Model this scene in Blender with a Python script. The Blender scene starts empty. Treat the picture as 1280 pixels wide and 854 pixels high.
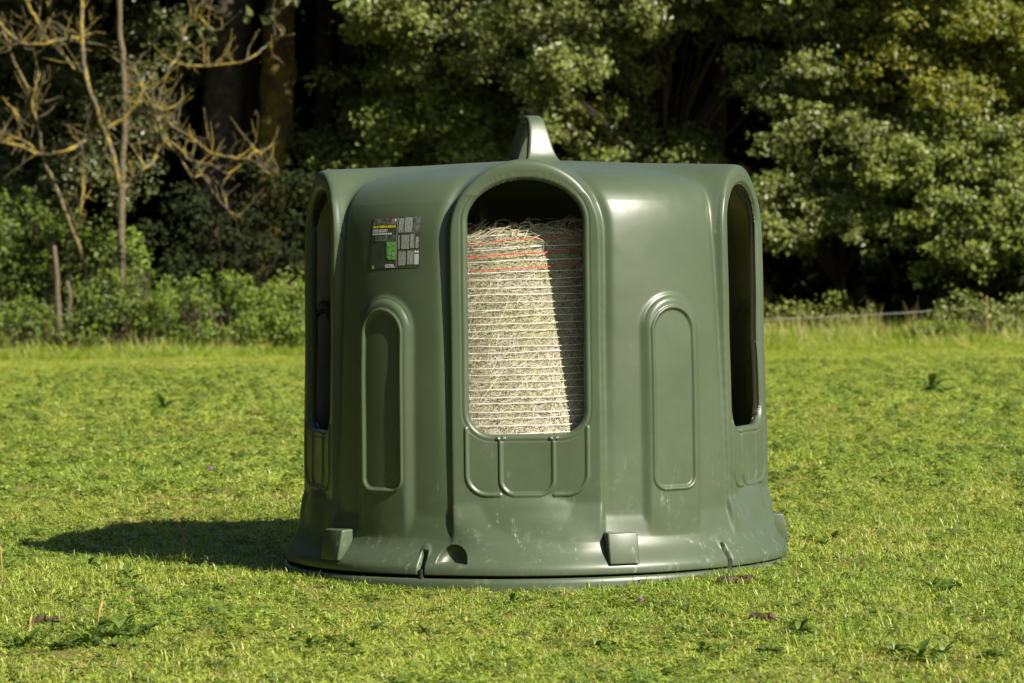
import bpy, bmesh, math, random
import numpy as np
from mathutils import Vector, Matrix

rng = np.random.default_rng(11)
random.seed(5)
S = bpy.context.scene
COL = S.collection
PI = math.pi
R = math.radians

# ----------------------------------------------------------------- camera frame
F_PX, CAM_Y, CAM_Z, HOR = 3542.0, -11.0, 1.0, 393.0
ROLL = R(0.65)


def at(px, py, dist):
    """World point on the line of sight of photo pixel (px, py) at a distance in front of the camera."""
    x, y = px - 640.0, py - 427.0
    xc = x * math.cos(ROLL) - y * math.sin(ROLL)
    yc = x * math.sin(ROLL) + y * math.cos(ROLL) + 427.0
    return Vector((xc / F_PX * dist, CAM_Y + dist, CAM_Z - (yc - HOR) / F_PX * dist))


# ----------------------------------------------------------------- object helpers
def tag(o, label=None, cat=None, group=None, kind=None):
    if label: o['label'] = label
    if cat: o['category'] = cat
    if group: o['group'] = group
    if kind: o['kind'] = kind
    return o


def empty(name, loc, label, cat, group=None):
    o = bpy.data.objects.new(name, None)
    o.empty_display_size = 0.1
    o.location = loc
    COL.objects.link(o)
    return tag(o, label, cat, group)


def np_mesh(name, verts, faces, mat=None, smooth=True, attrs=None):
    """faces: list of index arrays (n,3) / (n,4) or python lists."""
    me = bpy.data.meshes.new(name)
    verts = np.asarray(verts, dtype=np.float32).reshape(-1, 3)
    me.vertices.add(len(verts))
    me.vertices.foreach_set('co', verts.ravel())
    loops, starts, totals, off = [], [], [], 0
    for f in faces:
        f = np.asarray(f, dtype=np.int32)
        if f.size == 0:
            continue
        k = f.shape[1]
        loops.append(f.ravel())
        starts.append(np.arange(len(f), dtype=np.int32) * k + off)
        totals.append(np.full(len(f), k, dtype=np.int32))
        off += f.size
    loops = np.concatenate(loops); starts = np.concatenate(starts); totals = np.concatenate(totals)
    me.loops.add(len(loops)); me.loops.foreach_set('vertex_index', loops)
    me.polygons.add(len(starts))
    me.polygons.foreach_set('loop_start', starts)
    me.polygons.foreach_set('loop_total', totals)
    me.update(calc_edges=True)
    me.polygons.foreach_set('use_smooth', np.full(len(starts), smooth, dtype=bool))
    if attrs:
        for an, (dom, val) in attrs.items():
            a = me.attributes.new(an, 'FLOAT', dom)
            a.data.foreach_set('value', np.asarray(val, dtype=np.float32))
    if mat: me.materials.append(mat)
    me.validate()
    return me


def link(name, me, parent=None, loc=None):
    o = bpy.data.objects.new(name, me)
    COL.objects.link(o)
    if parent: o.parent = parent
    if loc is not None: o.location = loc
    return o


# ----------------------------------------------------------------- material helpers
def newmat(name):
    m = bpy.data.materials.new(name); m.use_nodes = True
    nt = m.node_tree; nt.nodes.clear()
    return m, nt


def N(nt, t, **kw):
    n = nt.nodes.new(t)
    for k, v in kw.items():
        if k in n.inputs: n.inputs[k].default_value = v
        else: setattr(n, k, v)
    return n


def ramp(nt, src, stops, interp='LINEAR'):
    r = nt.nodes.new('ShaderNodeValToRGB')
    r.color_ramp.interpolation = interp
    e = r.color_ramp.elements
    while len(e) < len(stops): e.new(0.5)
    for i, (p, c) in enumerate(stops):
        e[i].position = p
        e[i].color = (c[0], c[1], c[2], 1) if not isinstance(c, (int, float)) else (c, c, c, 1)
    nt.links.new(src, r.inputs[0])
    return r.outputs[0]


def mixc(nt, fac, a, b, mode='MIX'):
    m = nt.nodes.new('ShaderNodeMix'); m.data_type = 'RGBA'; m.blend_type = mode
    for sock, v in ((m.inputs[0], fac), (m.inputs[6], a), (m.inputs[7], b)):
        if hasattr(v, 'links'): nt.links.new(v, sock)
        elif isinstance(v, (int, float)): sock.default_value = v
        else: sock.default_value = (*v, 1)
    return m.outputs[2]


def math_(nt, op, a, b=0.0):
    m = nt.nodes.new('ShaderNodeMath'); m.operation = op
    for s, v in ((m.inputs[0], a), (m.inputs[1], b)):
        if hasattr(v, 'links'): nt.links.new(v, s)
        else: s.default_value = v
    return m.outputs[0]


def noise(nt, scale, detail=3, rough=.55, coord=None, vec_scale=None):
    n = N(nt, 'ShaderNodeTexNoise'); n.inputs['Scale'].default_value = scale
    n.inputs['Detail'].default_value = detail; n.inputs['Roughness'].default_value = rough
    if coord is None:
        coord = nt.nodes.new('ShaderNodeNewGeometry').outputs['Position']
    if vec_scale:
        mp = N(nt, 'ShaderNodeMapping'); mp.inputs['Scale'].default_value = vec_scale
        nt.links.new(coord, mp.inputs['Vector']); coord = mp.outputs[0]
    nt.links.new(coord, n.inputs['Vector'])
    return n.outputs[0]


def principled(nt, color, rough=.5, spec=.5, normal=None, sheen=0):
    p = N(nt, 'ShaderNodeBsdfPrincipled')
    if hasattr(color, 'links'): nt.links.new(color, p.inputs['Base Color'])
    else: p.inputs['Base Color'].default_value = (*color, 1)
    if hasattr(rough, 'links'): nt.links.new(rough, p.inputs['Roughness'])
    else: p.inputs['Roughness'].default_value = rough
    p.inputs['Specular IOR Level'].default_value = spec
    if normal is not None: nt.links.new(normal, p.inputs['Normal'])
    return p


def out(nt, sh):
    o = N(nt, 'ShaderNodeOutputMaterial'); nt.links.new(sh, o.inputs['Surface'])


def bump(nt, h, strength, dist):
    b = N(nt, 'ShaderNodeBump'); b.inputs['Strength'].default_value = strength; b.inputs['Distance'].default_value = dist
    nt.links.new(h, b.inputs['Height'])
    return b.outputs[0]


def plant_mat(name, stops, transl=.35, tcol=None, rough=.5, spec=.4, patch=None, patch_scale=1.0):
    """Leaf / blade material: colour from a per-leaf tint attribute, patches of another hue, some translucency."""
    m, nt = newmat(name)
    a = N(nt, 'ShaderNodeAttribute'); a.attribute_name = 'tint'
    inst = N(nt, 'ShaderNodeObjectInfo')
    t = math_(nt, 'ADD', a.outputs['Fac'], math_(nt, 'MULTIPLY', math_(nt, 'SUBTRACT', inst.outputs['Random'], .5), .12))
    c = ramp(nt, t, stops)
    if patch:
        f = ramp(nt, noise(nt, patch_scale, 4, .6), [(.40, 0.0), (.62, 1.0)])
        c = mixc(nt, f, c, mixc(nt, .85, c, patch, 'MULTIPLY'))
    p = principled(nt, c, rough, spec)
    tr = N(nt, 'ShaderNodeBsdfTranslucent')
    nt.links.new(mixc(nt, 1.0, c, tcol or (1.25, 1.25, .6), 'MULTIPLY'), tr.inputs['Color'])
    mx = N(nt, 'ShaderNodeMixShader'); mx.inputs[0].default_value = transl
    nt.links.new(p.outputs[0], mx.inputs[1]); nt.links.new(tr.outputs[0], mx.inputs[2])
    out(nt, mx.outputs[0])
    return m


def simple_mat(name, color, rough=.6, var=.25, scale=8, spec=.4, bstr=0, bscale=60):
    m, nt = newmat(name)
    n = noise(nt, scale, 5, .6)
    c = mixc(nt, ramp(nt, n, [(.3, 0.0), (.7, 1.0)]), tuple(x * (1 - var) for x in color), tuple(x * (1 + var) for x in color))
    nor = bump(nt, noise(nt, bscale, 4, .6), bstr, .01) if bstr else None
    p = principled(nt, c, rough, spec, nor)
    out(nt, p.outputs[0])
    return m


# ----------------------------------------------------------------- materials
def make_plastic():
    m, nt = newmat('green_polyethylene')
    geo = N(nt, 'ShaderNodeNewGeometry'); pos = geo.outputs['Position']
    sep = N(nt, 'ShaderNodeSeparateXYZ'); nt.links.new(pos, sep.inputs[0])
    z = sep.outputs['Z']
    base = mixc(nt, ramp(nt, noise(nt, 2.2, 4, .6), [(.35, 0.0), (.65, 1.0)]), PLA, PLB)
    # dust film that splashes up from the ground, denser towards the skirt
    low = ramp(nt, z, [(.05, 1.0), (.62, 0.0)])
    splash = ramp(nt, noise(nt, 26, 7, .72), [(.54, 0.0), (.66, 1.0)])
    broad = ramp(nt, noise(nt, 4.5, 4, .6), [(.42, 0.0), (.62, 1.0)])
    dust = math_(nt, 'MULTIPLY', math_(nt, 'MULTIPLY', splash, broad), math_(nt, 'MULTIPLY', low, .26))
    c = mixc(nt, dust, base, (.36, .34, .25))
    # long scuffs
    sc = noise(nt, 9, 8, .75, pos, (3.2, 3.2, .8))
    scf = math_(nt, 'MULTIPLY', ramp(nt, sc, [(.615, 0.0), (.68, 1.0)]), ramp(nt, z, [(.10, .60), (.55, .03)]))
    c = mixc(nt, scf, c, (.42, .42, .34))
    rg = math_(nt, 'ADD', ramp(nt, noise(nt, 12, 4, .6), [(.3, .35), (.7, .45)]), math_(nt, 'MULTIPLY', dust, .5))
    nor = bump(nt, noise(nt, 420, 2, .5), .05, .002)
    nor2 = N(nt, 'ShaderNodeBump'); nor2.inputs['Strength'].default_value = .12; nor2.inputs['Distance'].default_value = .02
    nt.links.new(noise(nt, 5, 2, .5), nor2.inputs['Height']); nt.links.new(nor, nor2.inputs['Normal'])
    p = principled(nt, c, rg, .5, nor2.outputs[0])
    tr = N(nt, 'ShaderNodeBsdfTranslucent'); tr.inputs['Color'].default_value = (.22, .24, .012, 1)
    mx = N(nt, 'ShaderNodeMixShader'); mx.inputs[0].default_value = .004
    nt.links.new(p.outputs[0], mx.inputs[1]); nt.links.new(tr.outputs[0], mx.inputs[2])
    out(nt, mx.outputs[0])
    return m


PLA, PLB = (.0500, .0695, .0365), (.0585, .0795, .0440)
M = {}
M['plastic'] = make_plastic()
M['black'] = simple_mat('black_rubber', (.012, .012, .012), .6)
GREEN = [(.0, (.12, .19, .024)), (.35, (.30, .375, .048)), (.72, (.43, .48, .085)), (.86, (.49, .47, .15)), (1.0, (.58, .44, .27))]
M['grass'] = plant_mat('grass', GREEN, .40, (1.3, 1.25, .5), .42, .5, (.62, .80, .62), .55)
M['clover'] = plant_mat('clover', [(0, (.12, .20, .020)), (.5, (.26, .345, .046)), (1, (.40, .46, .085))], .35, None, .45, .4)
M['tall'] = plant_mat('tall_grass', [(0, (.12, .21, .020)), (.6, (.27, .36, .042)), (.85, (.42, .42, .11)), (1, (.60, .49, .26))], .5)
M['maple'] = plant_mat('maple_leaf', [(0, (.062, .086, .016)), (.6, (.165, .195, .044)), (1, (.25, .285, .068))], .28, None, .42, .55)
M['hazel'] = plant_mat('hazel_leaf', [(0, (.062, .098, .013)), (.6, (.165, .205, .034)), (1, (.265, .292, .058))], .28, None, .45, .5)
M['yellow_leaf'] = plant_mat('yellowing_leaf', [(0, (.075, .105, .010)), (.7, (.20, .215, .020)), (1, (.34, .29, .03))], .32, None, .45, .5)
M['ivy'] = plant_mat('ivy_leaf', [(0, (.045, .065, .018)), (1, (.13, .150, .048))], .22, None, .38, .5)
M['bush'] = plant_mat('bush_leaf', [(0, (.050, .088, .010)), (1, (.165, .215, .030))], .32, None, .5, .4)
M['nettle'] = plant_mat('nettle_leaf', [(0, (.065, .12, .012)), (1, (.225, .30, .036))], .35, None, .5, .4)
M['lime'] = plant_mat('young_leaf', [(0, (.14, .22, .02)), (1, (.24, .32, .04))], .45, None, .5, .4)
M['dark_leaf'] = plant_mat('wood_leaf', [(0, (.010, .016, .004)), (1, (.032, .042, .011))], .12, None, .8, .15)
M['weed'] = plant_mat('broad_weed_leaf', [(0, (.045, .095, .012)), (1, (.14, .20, .03))], .32, None, .42, .5)
M['bark'] = simple_mat('brown_bark', (.050, .040, .028), .85, .45, 5, .2, .9, 14)
M['bark_pale'] = simple_mat('grey_bark', (.30, .275, .22), .8, .35, 6, .2, .6, 20)
M['stake'] = simple_mat('weathered_wood', (.105, .085, .055), .85, .3, 9, .2, .5, 40)
M['rust'] = simple_mat('rusty_red', (.22, .10, .055), .7, .25, 12)
M['rope'] = simple_mat('fence_rope', (.40, .39, .34), .7, .2, 30)
M['soil'] = simple_mat('soil', (.075, .050, .032), .95, .4, 30, .1, .8, 60)
M['stalk'] = simple_mat('dry_stalk', (.30, .21, .06), .7, .3, 30)
M['white'] = simple_mat('white_petal', (.78, .78, .74), .6, .05)
M['purple'] = simple_mat('purple_petal', (.30, .10, .34), .6, .15)


def lichen_mat():
    m, nt = newmat('lichen_bark')
    geo = N(nt, 'ShaderNodeNewGeometry')
    sepn = N(nt, 'ShaderNodeSeparateXYZ'); nt.links.new(geo.outputs['Position'], sepn.inputs[0])
    f = ramp(nt, noise(nt, 3.2, 6, .62), [(.44, 0.0), (.54, 1.0)])
    a = N(nt, 'ShaderNodeAttribute'); a.attribute_name = 'tint'
    f = math_(nt, 'MULTIPLY', f, a.outputs['Fac'])
    grey = mixc(nt, ramp(nt, noise(nt, 14, 4, .6), [(.35, 0.0), (.65, 1.0)]), (.050, .042, .030), (.135, .118, .082))
    c = mixc(nt, f, grey, mixc(nt, ramp(nt, noise(nt, 9, 3, .6), [(.4, 0.0), (.6, 1.0)]), (.17, .128, .020), (.29, .22, .042)))
    p = principled(nt, c, .85, .2, bump(nt, noise(nt, 22, 5, .65), .8, .02))
    out(nt, p.outputs[0])
    return m


M['lichen'] = lichen_mat()


def moss_mat():
    m, nt = newmat('mossy_bark')
    f = ramp(nt, noise(nt, 1.6, 6, .62), [(.42, 0.0), (.60, 1.0)])
    c = mixc(nt, f, (.048, .031, .016), (.10, .082, .011))
    p = principled(nt, c, .9, .15, bump(nt, noise(nt, 9, 6, .65, None, (1, 1, .35)), .9, .05))
    out(nt, p.outputs[0])
    return m


M['moss'] = moss_mat()


def hay_mat(name, lo, hi, scale=55, b=.9):
    m, nt = newmat(name)
    a = N(nt, 'ShaderNodeAttribute'); a.attribute_name = 'tint'
    n = noise(nt, scale, 5, .7)
    f = math_(nt, 'ADD', math_(nt, 'MULTIPLY', a.outputs['Fac'], .75), math_(nt, 'MULTIPLY', n, .35))
    c = ramp(nt, f, [(.08, lo), (.5, tuple((x + y) / 2 for x, y in zip(lo, hi))), (.95, hi)])
    big = ramp(nt, noise(nt, 7, 4, .6), [(.38, 0.0), (.62, 1.0)])
    c = mixc(nt, math_(nt, 'MULTIPLY', big, .55), c, mixc(nt, 1.0, c, (.78, .86, .55), 'MULTIPLY'))
    p = principled(nt, c, .7, .25, bump(nt, noise(nt, 160, 4, .7), b, .01) if b else None)
    out(nt, p.outputs[0])
    return m


M['hay'] = hay_mat('hay_mass', (.070, .057, .030), (.27, .235, .16))
M['straw'] = hay_mat('hay_stem', (.125, .105, .058), (.66, .60, .46), 30, 0)
M['net_white'] = simple_mat('white_net', (.72, .72, .72), .45, .05)
M['net_red'] = simple_mat('red_net', (.62, .055, .06), .45, .1)


def emission_free(name, c, r=.35): return simple_mat(name, c, r, .02)


M['st_dark'] = simple_mat('sticker_charcoal', (.040, .054, .031), .45, .2, 26)
M['st_grey'] = emission_free('sticker_grey', (.24, .25, .23))
M['st_haze'] = simple_mat('sticker_photo', (.085, .095, .085), .35, .75, 60)
M['st_white'] = emission_free('sticker_white', (.55, .56, .54))
M['st_yellow'] = emission_free('sticker_yellow', (.58, .50, .02))
M['st_green'] = simple_mat('sticker_green', (.10, .33, .05), .35, .4, 70)
M['st_red'] = emission_free('sticker_red', (.42, .10, .06))
M['st_text'] = emission_free('sticker_lettering', (.34, .35, .33))


def ground_mat(name, cols, sc=3.0):
    m, nt = newmat(name)
    a = noise(nt, sc, 6, .65); b = noise(nt, 42, 5, .7)
    f = math_(nt, 'ADD', math_(nt, 'MULTIPLY', a, .6), math_(nt, 'MULTIPLY', b, .4))
    c = ramp(nt, f, [(.32, cols[0]), (.5, cols[1]), (.66, cols[2])])
    p = principled(nt, c, .95, .1, bump(nt, b, .6, .02))
    out(nt, p.outputs[0])
    return m


M['meadow'] = ground_mat('meadow_soil', [(.12, .088, .048), (.14, .125, .035), (.16, .18, .03)])
M['litter'] = ground_mat('leaf_litter', [(.018, .014, .008), (.035, .026, .014), (.05, .042, .018)], 1.4)

# ----------------------------------------------------------------- world, sun
W = bpy.data.worlds.new('World'); S.world = W; W.use_nodes = True
wn = W.node_tree; wn.nodes.clear()
SUN_AZ, SUN_EL = R(47), R(38)           # measured from straight behind the camera towards its right
sdir = Vector((math.sin(SUN_AZ) * math.cos(SUN_EL), -math.cos(SUN_AZ) * math.cos(SUN_EL), math.sin(SUN_EL)))
sky = wn.nodes.new('ShaderNodeTexSky'); sky.sky_type = 'NISHITA'; sky.sun_disc = False
sky.sun_elevation = SUN_EL; sky.sun_rotation = math.atan2(sdir.x, sdir.y)
bg = wn.nodes.new('ShaderNodeBackground'); bg.inputs['Strength'].default_value = .05
wo = wn.nodes.new('ShaderNodeOutputWorld')
wn.links.new(sky.outputs[0], bg.inputs[0]); wn.links.new(bg.outputs[0], wo.inputs[0])
sl = bpy.data.lights.new('sun', 'SUN'); sl.energy = 5.0; sl.angle = R(.5); sl.color = (1.0, .93, .80)
so = bpy.data.objects.new('sun', sl); COL.objects.link(so)
so.rotation_euler = sdir.to_track_quat('Z', 'Y').to_euler(); so.location = (12, -14, 14)

# ----------------------------------------------------------------- ground
def hgt(x, y):
    x = np.asarray(x, float); y = np.asarray(y, float)
    return .012 * np.sin(x * 1.7 + y * .9) + .010 * np.sin(x * .8 - y * 1.3 + 2) + .007 * np.sin(3.1 * x + 1.1 * y) + .028 + .064 * np.clip((y - .4) / 2.2, 0, 1) ** 2 * (3 - 2 * np.clip((y - .4) / 2.2, 0, 1))


def build_ground():
    xs = np.concatenate([[-400, -150, -60], np.arange(-24, 24.01, .4), [60, 150, 400]])
    ys = np.concatenate([[-60, -25], np.arange(-12, 30, .4), np.arange(30, 64.5, 1.5), [64.5]])
    X, Y = np.meshgrid(xs, ys)
    Z = hgt(X, Y)
    nx, ny = len(xs), len(ys)
    i = np.arange(nx * ny).reshape(ny, nx)
    q = np.stack([i[:-1, :-1], i[:-1, 1:], i[1:, 1:], i[1:, :-1]], -1).reshape(-1, 4)
    o = link('meadow', np_mesh('meadow', np.stack([X, Y, Z], -1), [q], M['meadow']))
    tag(o, kind='structure')
    xs2 = np.concatenate([[-400, -120, -50], np.arange(-30, 30.1, 1.0), [50, 120, 400]])
    ys2 = np.concatenate([np.arange(64.5, 100, 1.0), [130, 200, 500]])
    X, Y = np.meshgrid(xs2, ys2)
    Z = hgt(X, Y) * np.clip((Y - 64.5) / 3, 1, 3)
    nx, ny = len(xs2), len(ys2)
    i = np.arange(nx * ny).reshape(ny, nx)
    q = np.stack([i[:-1, :-1], i[:-1, 1:], i[1:, 1:], i[1:, :-1]], -1).reshape(-1, 4)
    o = link('woodland_floor', np_mesh('woodland_floor', np.stack([X, Y, Z], -1), [q], M['litter']))
    tag(o, kind='structure')


build_ground()

# ----------------------------------------------------------------- hay feeder
FX = 0.085
ROT = R(-2.4)                 # the front opening looks slightly to the left
ZC = .8                       # centre all rays of the shell start from
A0, AK = .843, .016           # portal face: outward distance A0 + AK*(1.5-z)
PW, PTOP = .272, 1.556        # portal half width and crown
OW, OTOP, OBOT, OARC = .207, 1.482, .570, .150
CSH = .035                    # the vaults climb by this much towards the middle

drum_prof = np.array([(.0001, -.2), (.86, -.2), (.889, .2), (.889, .45), (.885, .8), (.875, 1.1), (.862, 1.3), (.852, 1.37), (.832, 1.425),
                      (.795, 1.470), (.735, 1.500), (.64, 1.522), (.5, 1.545), (.3, 1.568), (.12, 1.582), (.0, 1.585)])
flare_prof = np.array([(.975, .0), (.975, .075), (.973, .102), (.967, .112), (.955, .122), (.938, .142), (.920, .165), (.902, .205),
                       (.893, .262), (.878, .322), (.80, .50), (.5, .9), (.2, 1.2)])


def polar_table(p):
    # dense resampling, then radius as a function of elevation seen from (0, ZC)
    t = np.linspace(0, len(p) - 1, 1500); i = np.minimum(t.astype(int), len(p) - 2); f = (t - i)[:, None]
    q = p[i] * (1 - f) + p[i + 1] * f
    el = np.arctan2(q[:, 1] - ZC, q[:, 0]); rr = np.hypot(q[:, 0], q[:, 1] - ZC)
    o = np.argsort(el)
    return el[o], rr[o]


DT, FT = polar_table(drum_prof), polar_table(flare_prof)
_e = np.linspace(-1.2, PI / 2, 2400); _r = np.interp(_e, *DT)
_k = np.exp(-np.linspace(-3, 3, 181) ** 2 / 2); _k /= _k.sum()
DT = (_e, np.convolve(np.pad(_r, 90, mode='reflect'), _k, 'valid'))


def stadium_outline(half, top, bottom, arc):
    a = np.linspace(0, PI, 61)
    x = half * np.cos(a); z = top - arc + arc * np.sin(a)
    return np.array([(half, bottom)] + list(zip(x, z)) + [(-half, bottom)])


def poly_sd(px, pz, poly):
    """Signed distance to a closed polygon (negative inside)."""
    n = len(poly)
    d = np.full(px.shape, 1e9); ins = np.zeros(px.shape, bool)
    for k in range(n):
        ax, az = poly[k]; bx, bz = poly[(k + 1) % n]
        ex, ez = bx - ax, bz - az
        l2 = ex * ex + ez * ez
        if l2 < 1e-14: continue
        wx, wz = px - ax, pz - az
        h = np.clip((wx * ex + wz * ez) / l2, 0, 1)
        d = np.minimum(d, (wx - ex * h) ** 2 + (wz - ez * h) ** 2)
        if abs(ez) > 1e-12:
            c = ((az <= pz) != (bz <= pz)) & (px < ex * (pz - az) / ez + ax)
            ins ^= c
    d = np.sqrt(d)
    return np.where(ins, -d, d)


def open_poly_dist(px, pz, pts):
    d = np.full(px.shape, 1e9)
    for (ax, az), (bx, bz) in zip(pts[:-1], pts[1:]):
        ex, ez = bx - ax, bz - az
        h = np.clip(((px - ax) * ex + (pz - az) * ez) / (ex * ex + ez * ez + 1e-12), 0, 1)
        d = np.minimum(d, np.hypot(px - ax - ex * h, pz - az - ez * h))
    return d


# opening outline: elliptical arch on top, rounded corners below
def opening_poly():
    pts = []
    rc = .085
    for a in np.linspace(0, PI, 61):
        pts.append((OW * math.cos(a), OTOP - OARC + OARC * math.sin(a)))
    for a in np.linspace(PI, 1.5 * PI, 16):
        pts.append((-OW + rc + rc * math.cos(a), OBOT + rc + rc * math.sin(a)))
    for a in np.linspace(1.5 * PI, 2 * PI, 16):
        pts.append((OW - rc + rc * math.cos(a), OBOT + rc + rc * math.sin(a)))
    return np.array(pts)


OPEN = opening_poly()
PORT = stadium_outline(PW, PTOP, -.3, PW)


def gauss(a, s0, s1):
    def k(s):
        r = int(3 * s + 1); x = np.arange(-r, r + 1); w = np.exp(-x * x / (2 * s * s)); return w / w.sum()
    k0, k1 = k(s0), k(s1)
    r0, r1 = len(k0) // 2, len(k1) // 2
    b = np.pad(a, ((r0, r0), (0, 0)), mode='edge')
    a = sum(w * b[i:i + a.shape[0]] for i, w in enumerate(k0))
    b = np.pad(a, ((0, 0), (r1, r1)), mode='reflect')
    return sum(w * b[:, i:i + a.shape[1]] for i, w in enumerate(k1))


NT = 381                       # columns in one 72 degree sector
th = np.linspace(-R(36), R(36), NT)
zz = np.arange(.076, 1.42, .0032)
psi_w = np.arctan2(zz - ZC, np.interp(zz, [0.06, .12, .2, .3, 1.42], [.978, .945, .90, .88, .85]))
psi = np.concatenate([psi_w, np.linspace(psi_w[-1], R(60), 75)[1:], np.linspace(R(60), R(89.7), 60)[1:]])
NP = len(psi)


def sector(niche):
    TH, PS = np.meshgrid(th, psi)
    dx = np.sin(TH) * np.cos(PS); dy = np.cos(TH) * np.cos(PS); dz = np.sin(PS)      # dy = outward
    rd = np.interp(PS, *DT); rf = np.interp(PS, *FT)
    # portal prism, sheared so its crown climbs towards the axis
    dzs = dz + CSH / A0 * dy
    zc = ZC - CSH
    ang = np.arctan2(dzs, dx)
    pa = np.array(PORT); pa = pa[1:-1]
    pa_full = np.concatenate([[(PW, -3.0)], pa, [(-PW, -3.0)]])
    t = np.linspace(0, len(pa_full) - 1, 6000); i = np.minimum(t.astype(int), len(pa_full) - 2); f = (t - i)[:, None]
    q = pa_full[i] * (1 - f) + pa_full[i + 1] * f
    aq = np.arctan2(q[:, 1] - zc, q[:, 0]); rq = np.hypot(q[:, 0], q[:, 1] - zc)
    aq = np.where(aq < -PI / 2, aq + 2 * PI, aq)
    ang = np.where(ang < -PI / 2, ang + 2 * PI, ang)
    o = np.argsort(aq)
    rlat = np.interp(ang, aq[o], rq[o]) / np.maximum(np.hypot(dx, dzs), 1e-6)
    # face plane  y = A0 + AK*(1.5 - z)
    den = dy + AK * dz
    rface = np.where(den > 1e-4, (A0 + AK * (1.5 - ZC)) / np.maximum(den, 1e-4), 1e3)
    # below its foot line the face leans outwards into the skirt
    zf, sl_ = .322, .33
    af = A0 + AK * (1.5 - zf)
    den2 = dy + sl_ * dz
    rface2 = np.where(den2 > 1e-4, (af + sl_ * (zf - ZC)) / np.maximum(den2, 1e-4), 1e3)
    rface2 = np.where(dz < 0, rface2, 0)
    rface = np.where(rface < 1e2, np.maximum(rface, rface2), rface)
    # lateral distance of the drum hit point from the portal outline
    hx, hz, hy = rd * dx, ZC + rd * dz, rd * dy
    dlat = poly_sd(hx, hz - CSH * (1 - hy / A0) , PORT)
    gut = np.interp(hz, [.3, 1.15], [.001, .017]) * np.exp(-((dlat - .012) / .020) ** 2) * np.clip((1.53 - hz) / .10, 0, 1)
    drum = rd - gut
    # pilaster between two portals: its centre lies on the sector border
    al = (R(36) - np.abs(TH)) * .885
    pil = stadium_outline(.117, 1.058, -.3, .117)
    dp = poly_sd(al, hz, pil)
    drum = drum + .022 * np.clip(.5 - dp / .030, 0, 1) ** 1.0
    body = np.maximum(drum, rf)
    k = .030
    lat = np.where(rface < rlat, 0, rlat)
    h = np.clip(.5 + .5 * (lat - body) / k, 0, 1)
    un = body * (1 - h) + lat * h + np.where(dz > .25, k * h * (1 - h) * 1.0, 0)
    un = np.maximum(un, np.maximum(body, lat) - .0)
    rho = np.where(rface < rlat, np.maximum(rface, rf), un)
    rho = np.minimum(rho, .975 / np.maximum(np.hypot(dx, dy), .05))
    rho = gauss(rho, 2.0, 2.0)
    zz_ = ZC + rho * dz
    wide = gauss(np.where(zz_ < .5, rho, rho), 3.0, 26.0)
    w_ = np.clip((.315 - zz_) / .17, 0, 1); w_ = w_ * w_ * (3 - 2 * w_)
    rho = rho * (1 - w_) + wide * w_
    # ------- fine relief, measured on the blurred surface
    X = rho * dx; Yo = rho * dy; Z = ZC + rho * dz
    onp = (dy > .5) & (PS < R(52))
    dop = np.where(onp, poly_sd(X, Z, OPEN), 1.0)
    inset = np.zeros_like(rho)
    rb = .017
    d = np.clip(dop, 0, rb)
    inset += np.where(dop < rb, rb - np.sqrt(np.maximum(rb * rb - (rb - d) ** 2, 0)), 0)
    # a fine step that runs round the opening just outside the bevel
    inset += .0022 * np.exp(-((dop - .0235) / .0030) ** 2) * (dop > 0)

    def bead(dist, w, hh): return hh * np.sqrt(np.clip(1 - (dist / w) ** 2, 0, 1))

    def upath(x0, x1, zt0, zt1, zb, r0, r1):
        p = [(x0, zt0)]
        for a in np.linspace(PI, 1.5 * PI, 12): p.append((x0 + r0 + r0 * math.cos(a), zb + r0 + r0 * math.sin(a)))
        if r1 is None: p.append((x1, zb))
        else:
            for a in np.linspace(1.5 * PI, 2 * PI, 12): p.append((x1 - r1 + r1 * math.cos(a), zb + r1 + r1 * math.sin(a)))
            p.append((x1, zt1))
        return p
    left = upath(-.216, -.098, .592, 0, .353, .075, None)
    right = [(-x, z) for x, z in left]
    mid = upath(-.095, .095, .548, .548, .353, .055, .055)
    rel = np.zeros_like(rho)
    for p in (left, mid, right):
        rel = np.maximum(rel, np.where(onp, bead(open_poly_dist(X, Z, p), .0075, .0062), 0))
    for s in (-1, 1):       # two short nubs where the middle panel meets the opening
        rel = np.maximum(rel, np.where(onp, bead(np.hypot(X - s * .085, Z - .556), .008, .006), 0))
        rel = np.maximum(rel, np.where(onp, bead(np.hypot(X - s * .104, Z - .556), .008, .006), 0))
    # stadium bead on the pilaster, panel inside it a little lower
    al = (R(36) - np.abs(TH)) * .90
    st = []
    hw = .090
    for a in np.linspace(0, PI, 31): st.append((hw * math.cos(a), 1.020 - hw + hw * math.sin(a)))
    for a in np.linspace(PI, 1.5 * PI, 10): st.append((-hw + .045 + .045 * math.cos(a), .365 + .045 + .045 * math.sin(a)))
    for a in np.linspace(1.5 * PI, 2 * PI, 10): st.append((hw - .045 + .045 * math.cos(a), .365 + .045 + .045 * math.sin(a)))
    dst = poly_sd(np.abs(al), Z, np.array(st))
    rel = rel + bead(dst, .0075, .0062) - .005 * np.clip(-dst / .012, 0, 1)
    # thin seam lines following portal crown and pilaster crown
    zs = Z - CSH * (1 - Yo / A0)
    dpo = poly_sd(X, zs, PORT)
    rel -= np.where((Z > 1.29), .0035 * np.exp(-((Yo - (A0 - .022)) / .003) ** 2) * (np.abs(dpo) < .03), 0)
    dpi = poly_sd(np.abs(al), Z, pil)
    rel -= np.where((Z > .97), .003 * np.exp(-((dpi - .004) / .0028) ** 2), 0) * np.where(np.abs(al) < .125, 1, 0) * np.clip((Z - .95) / .05, 0, 1)
    # niche on the skirt and slot through the rim
    a_n = (TH - R(-16.5)) * .95
    v = 1 - (a_n / .058) ** 2 - ((Z - .112) / .066) ** 2
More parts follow.
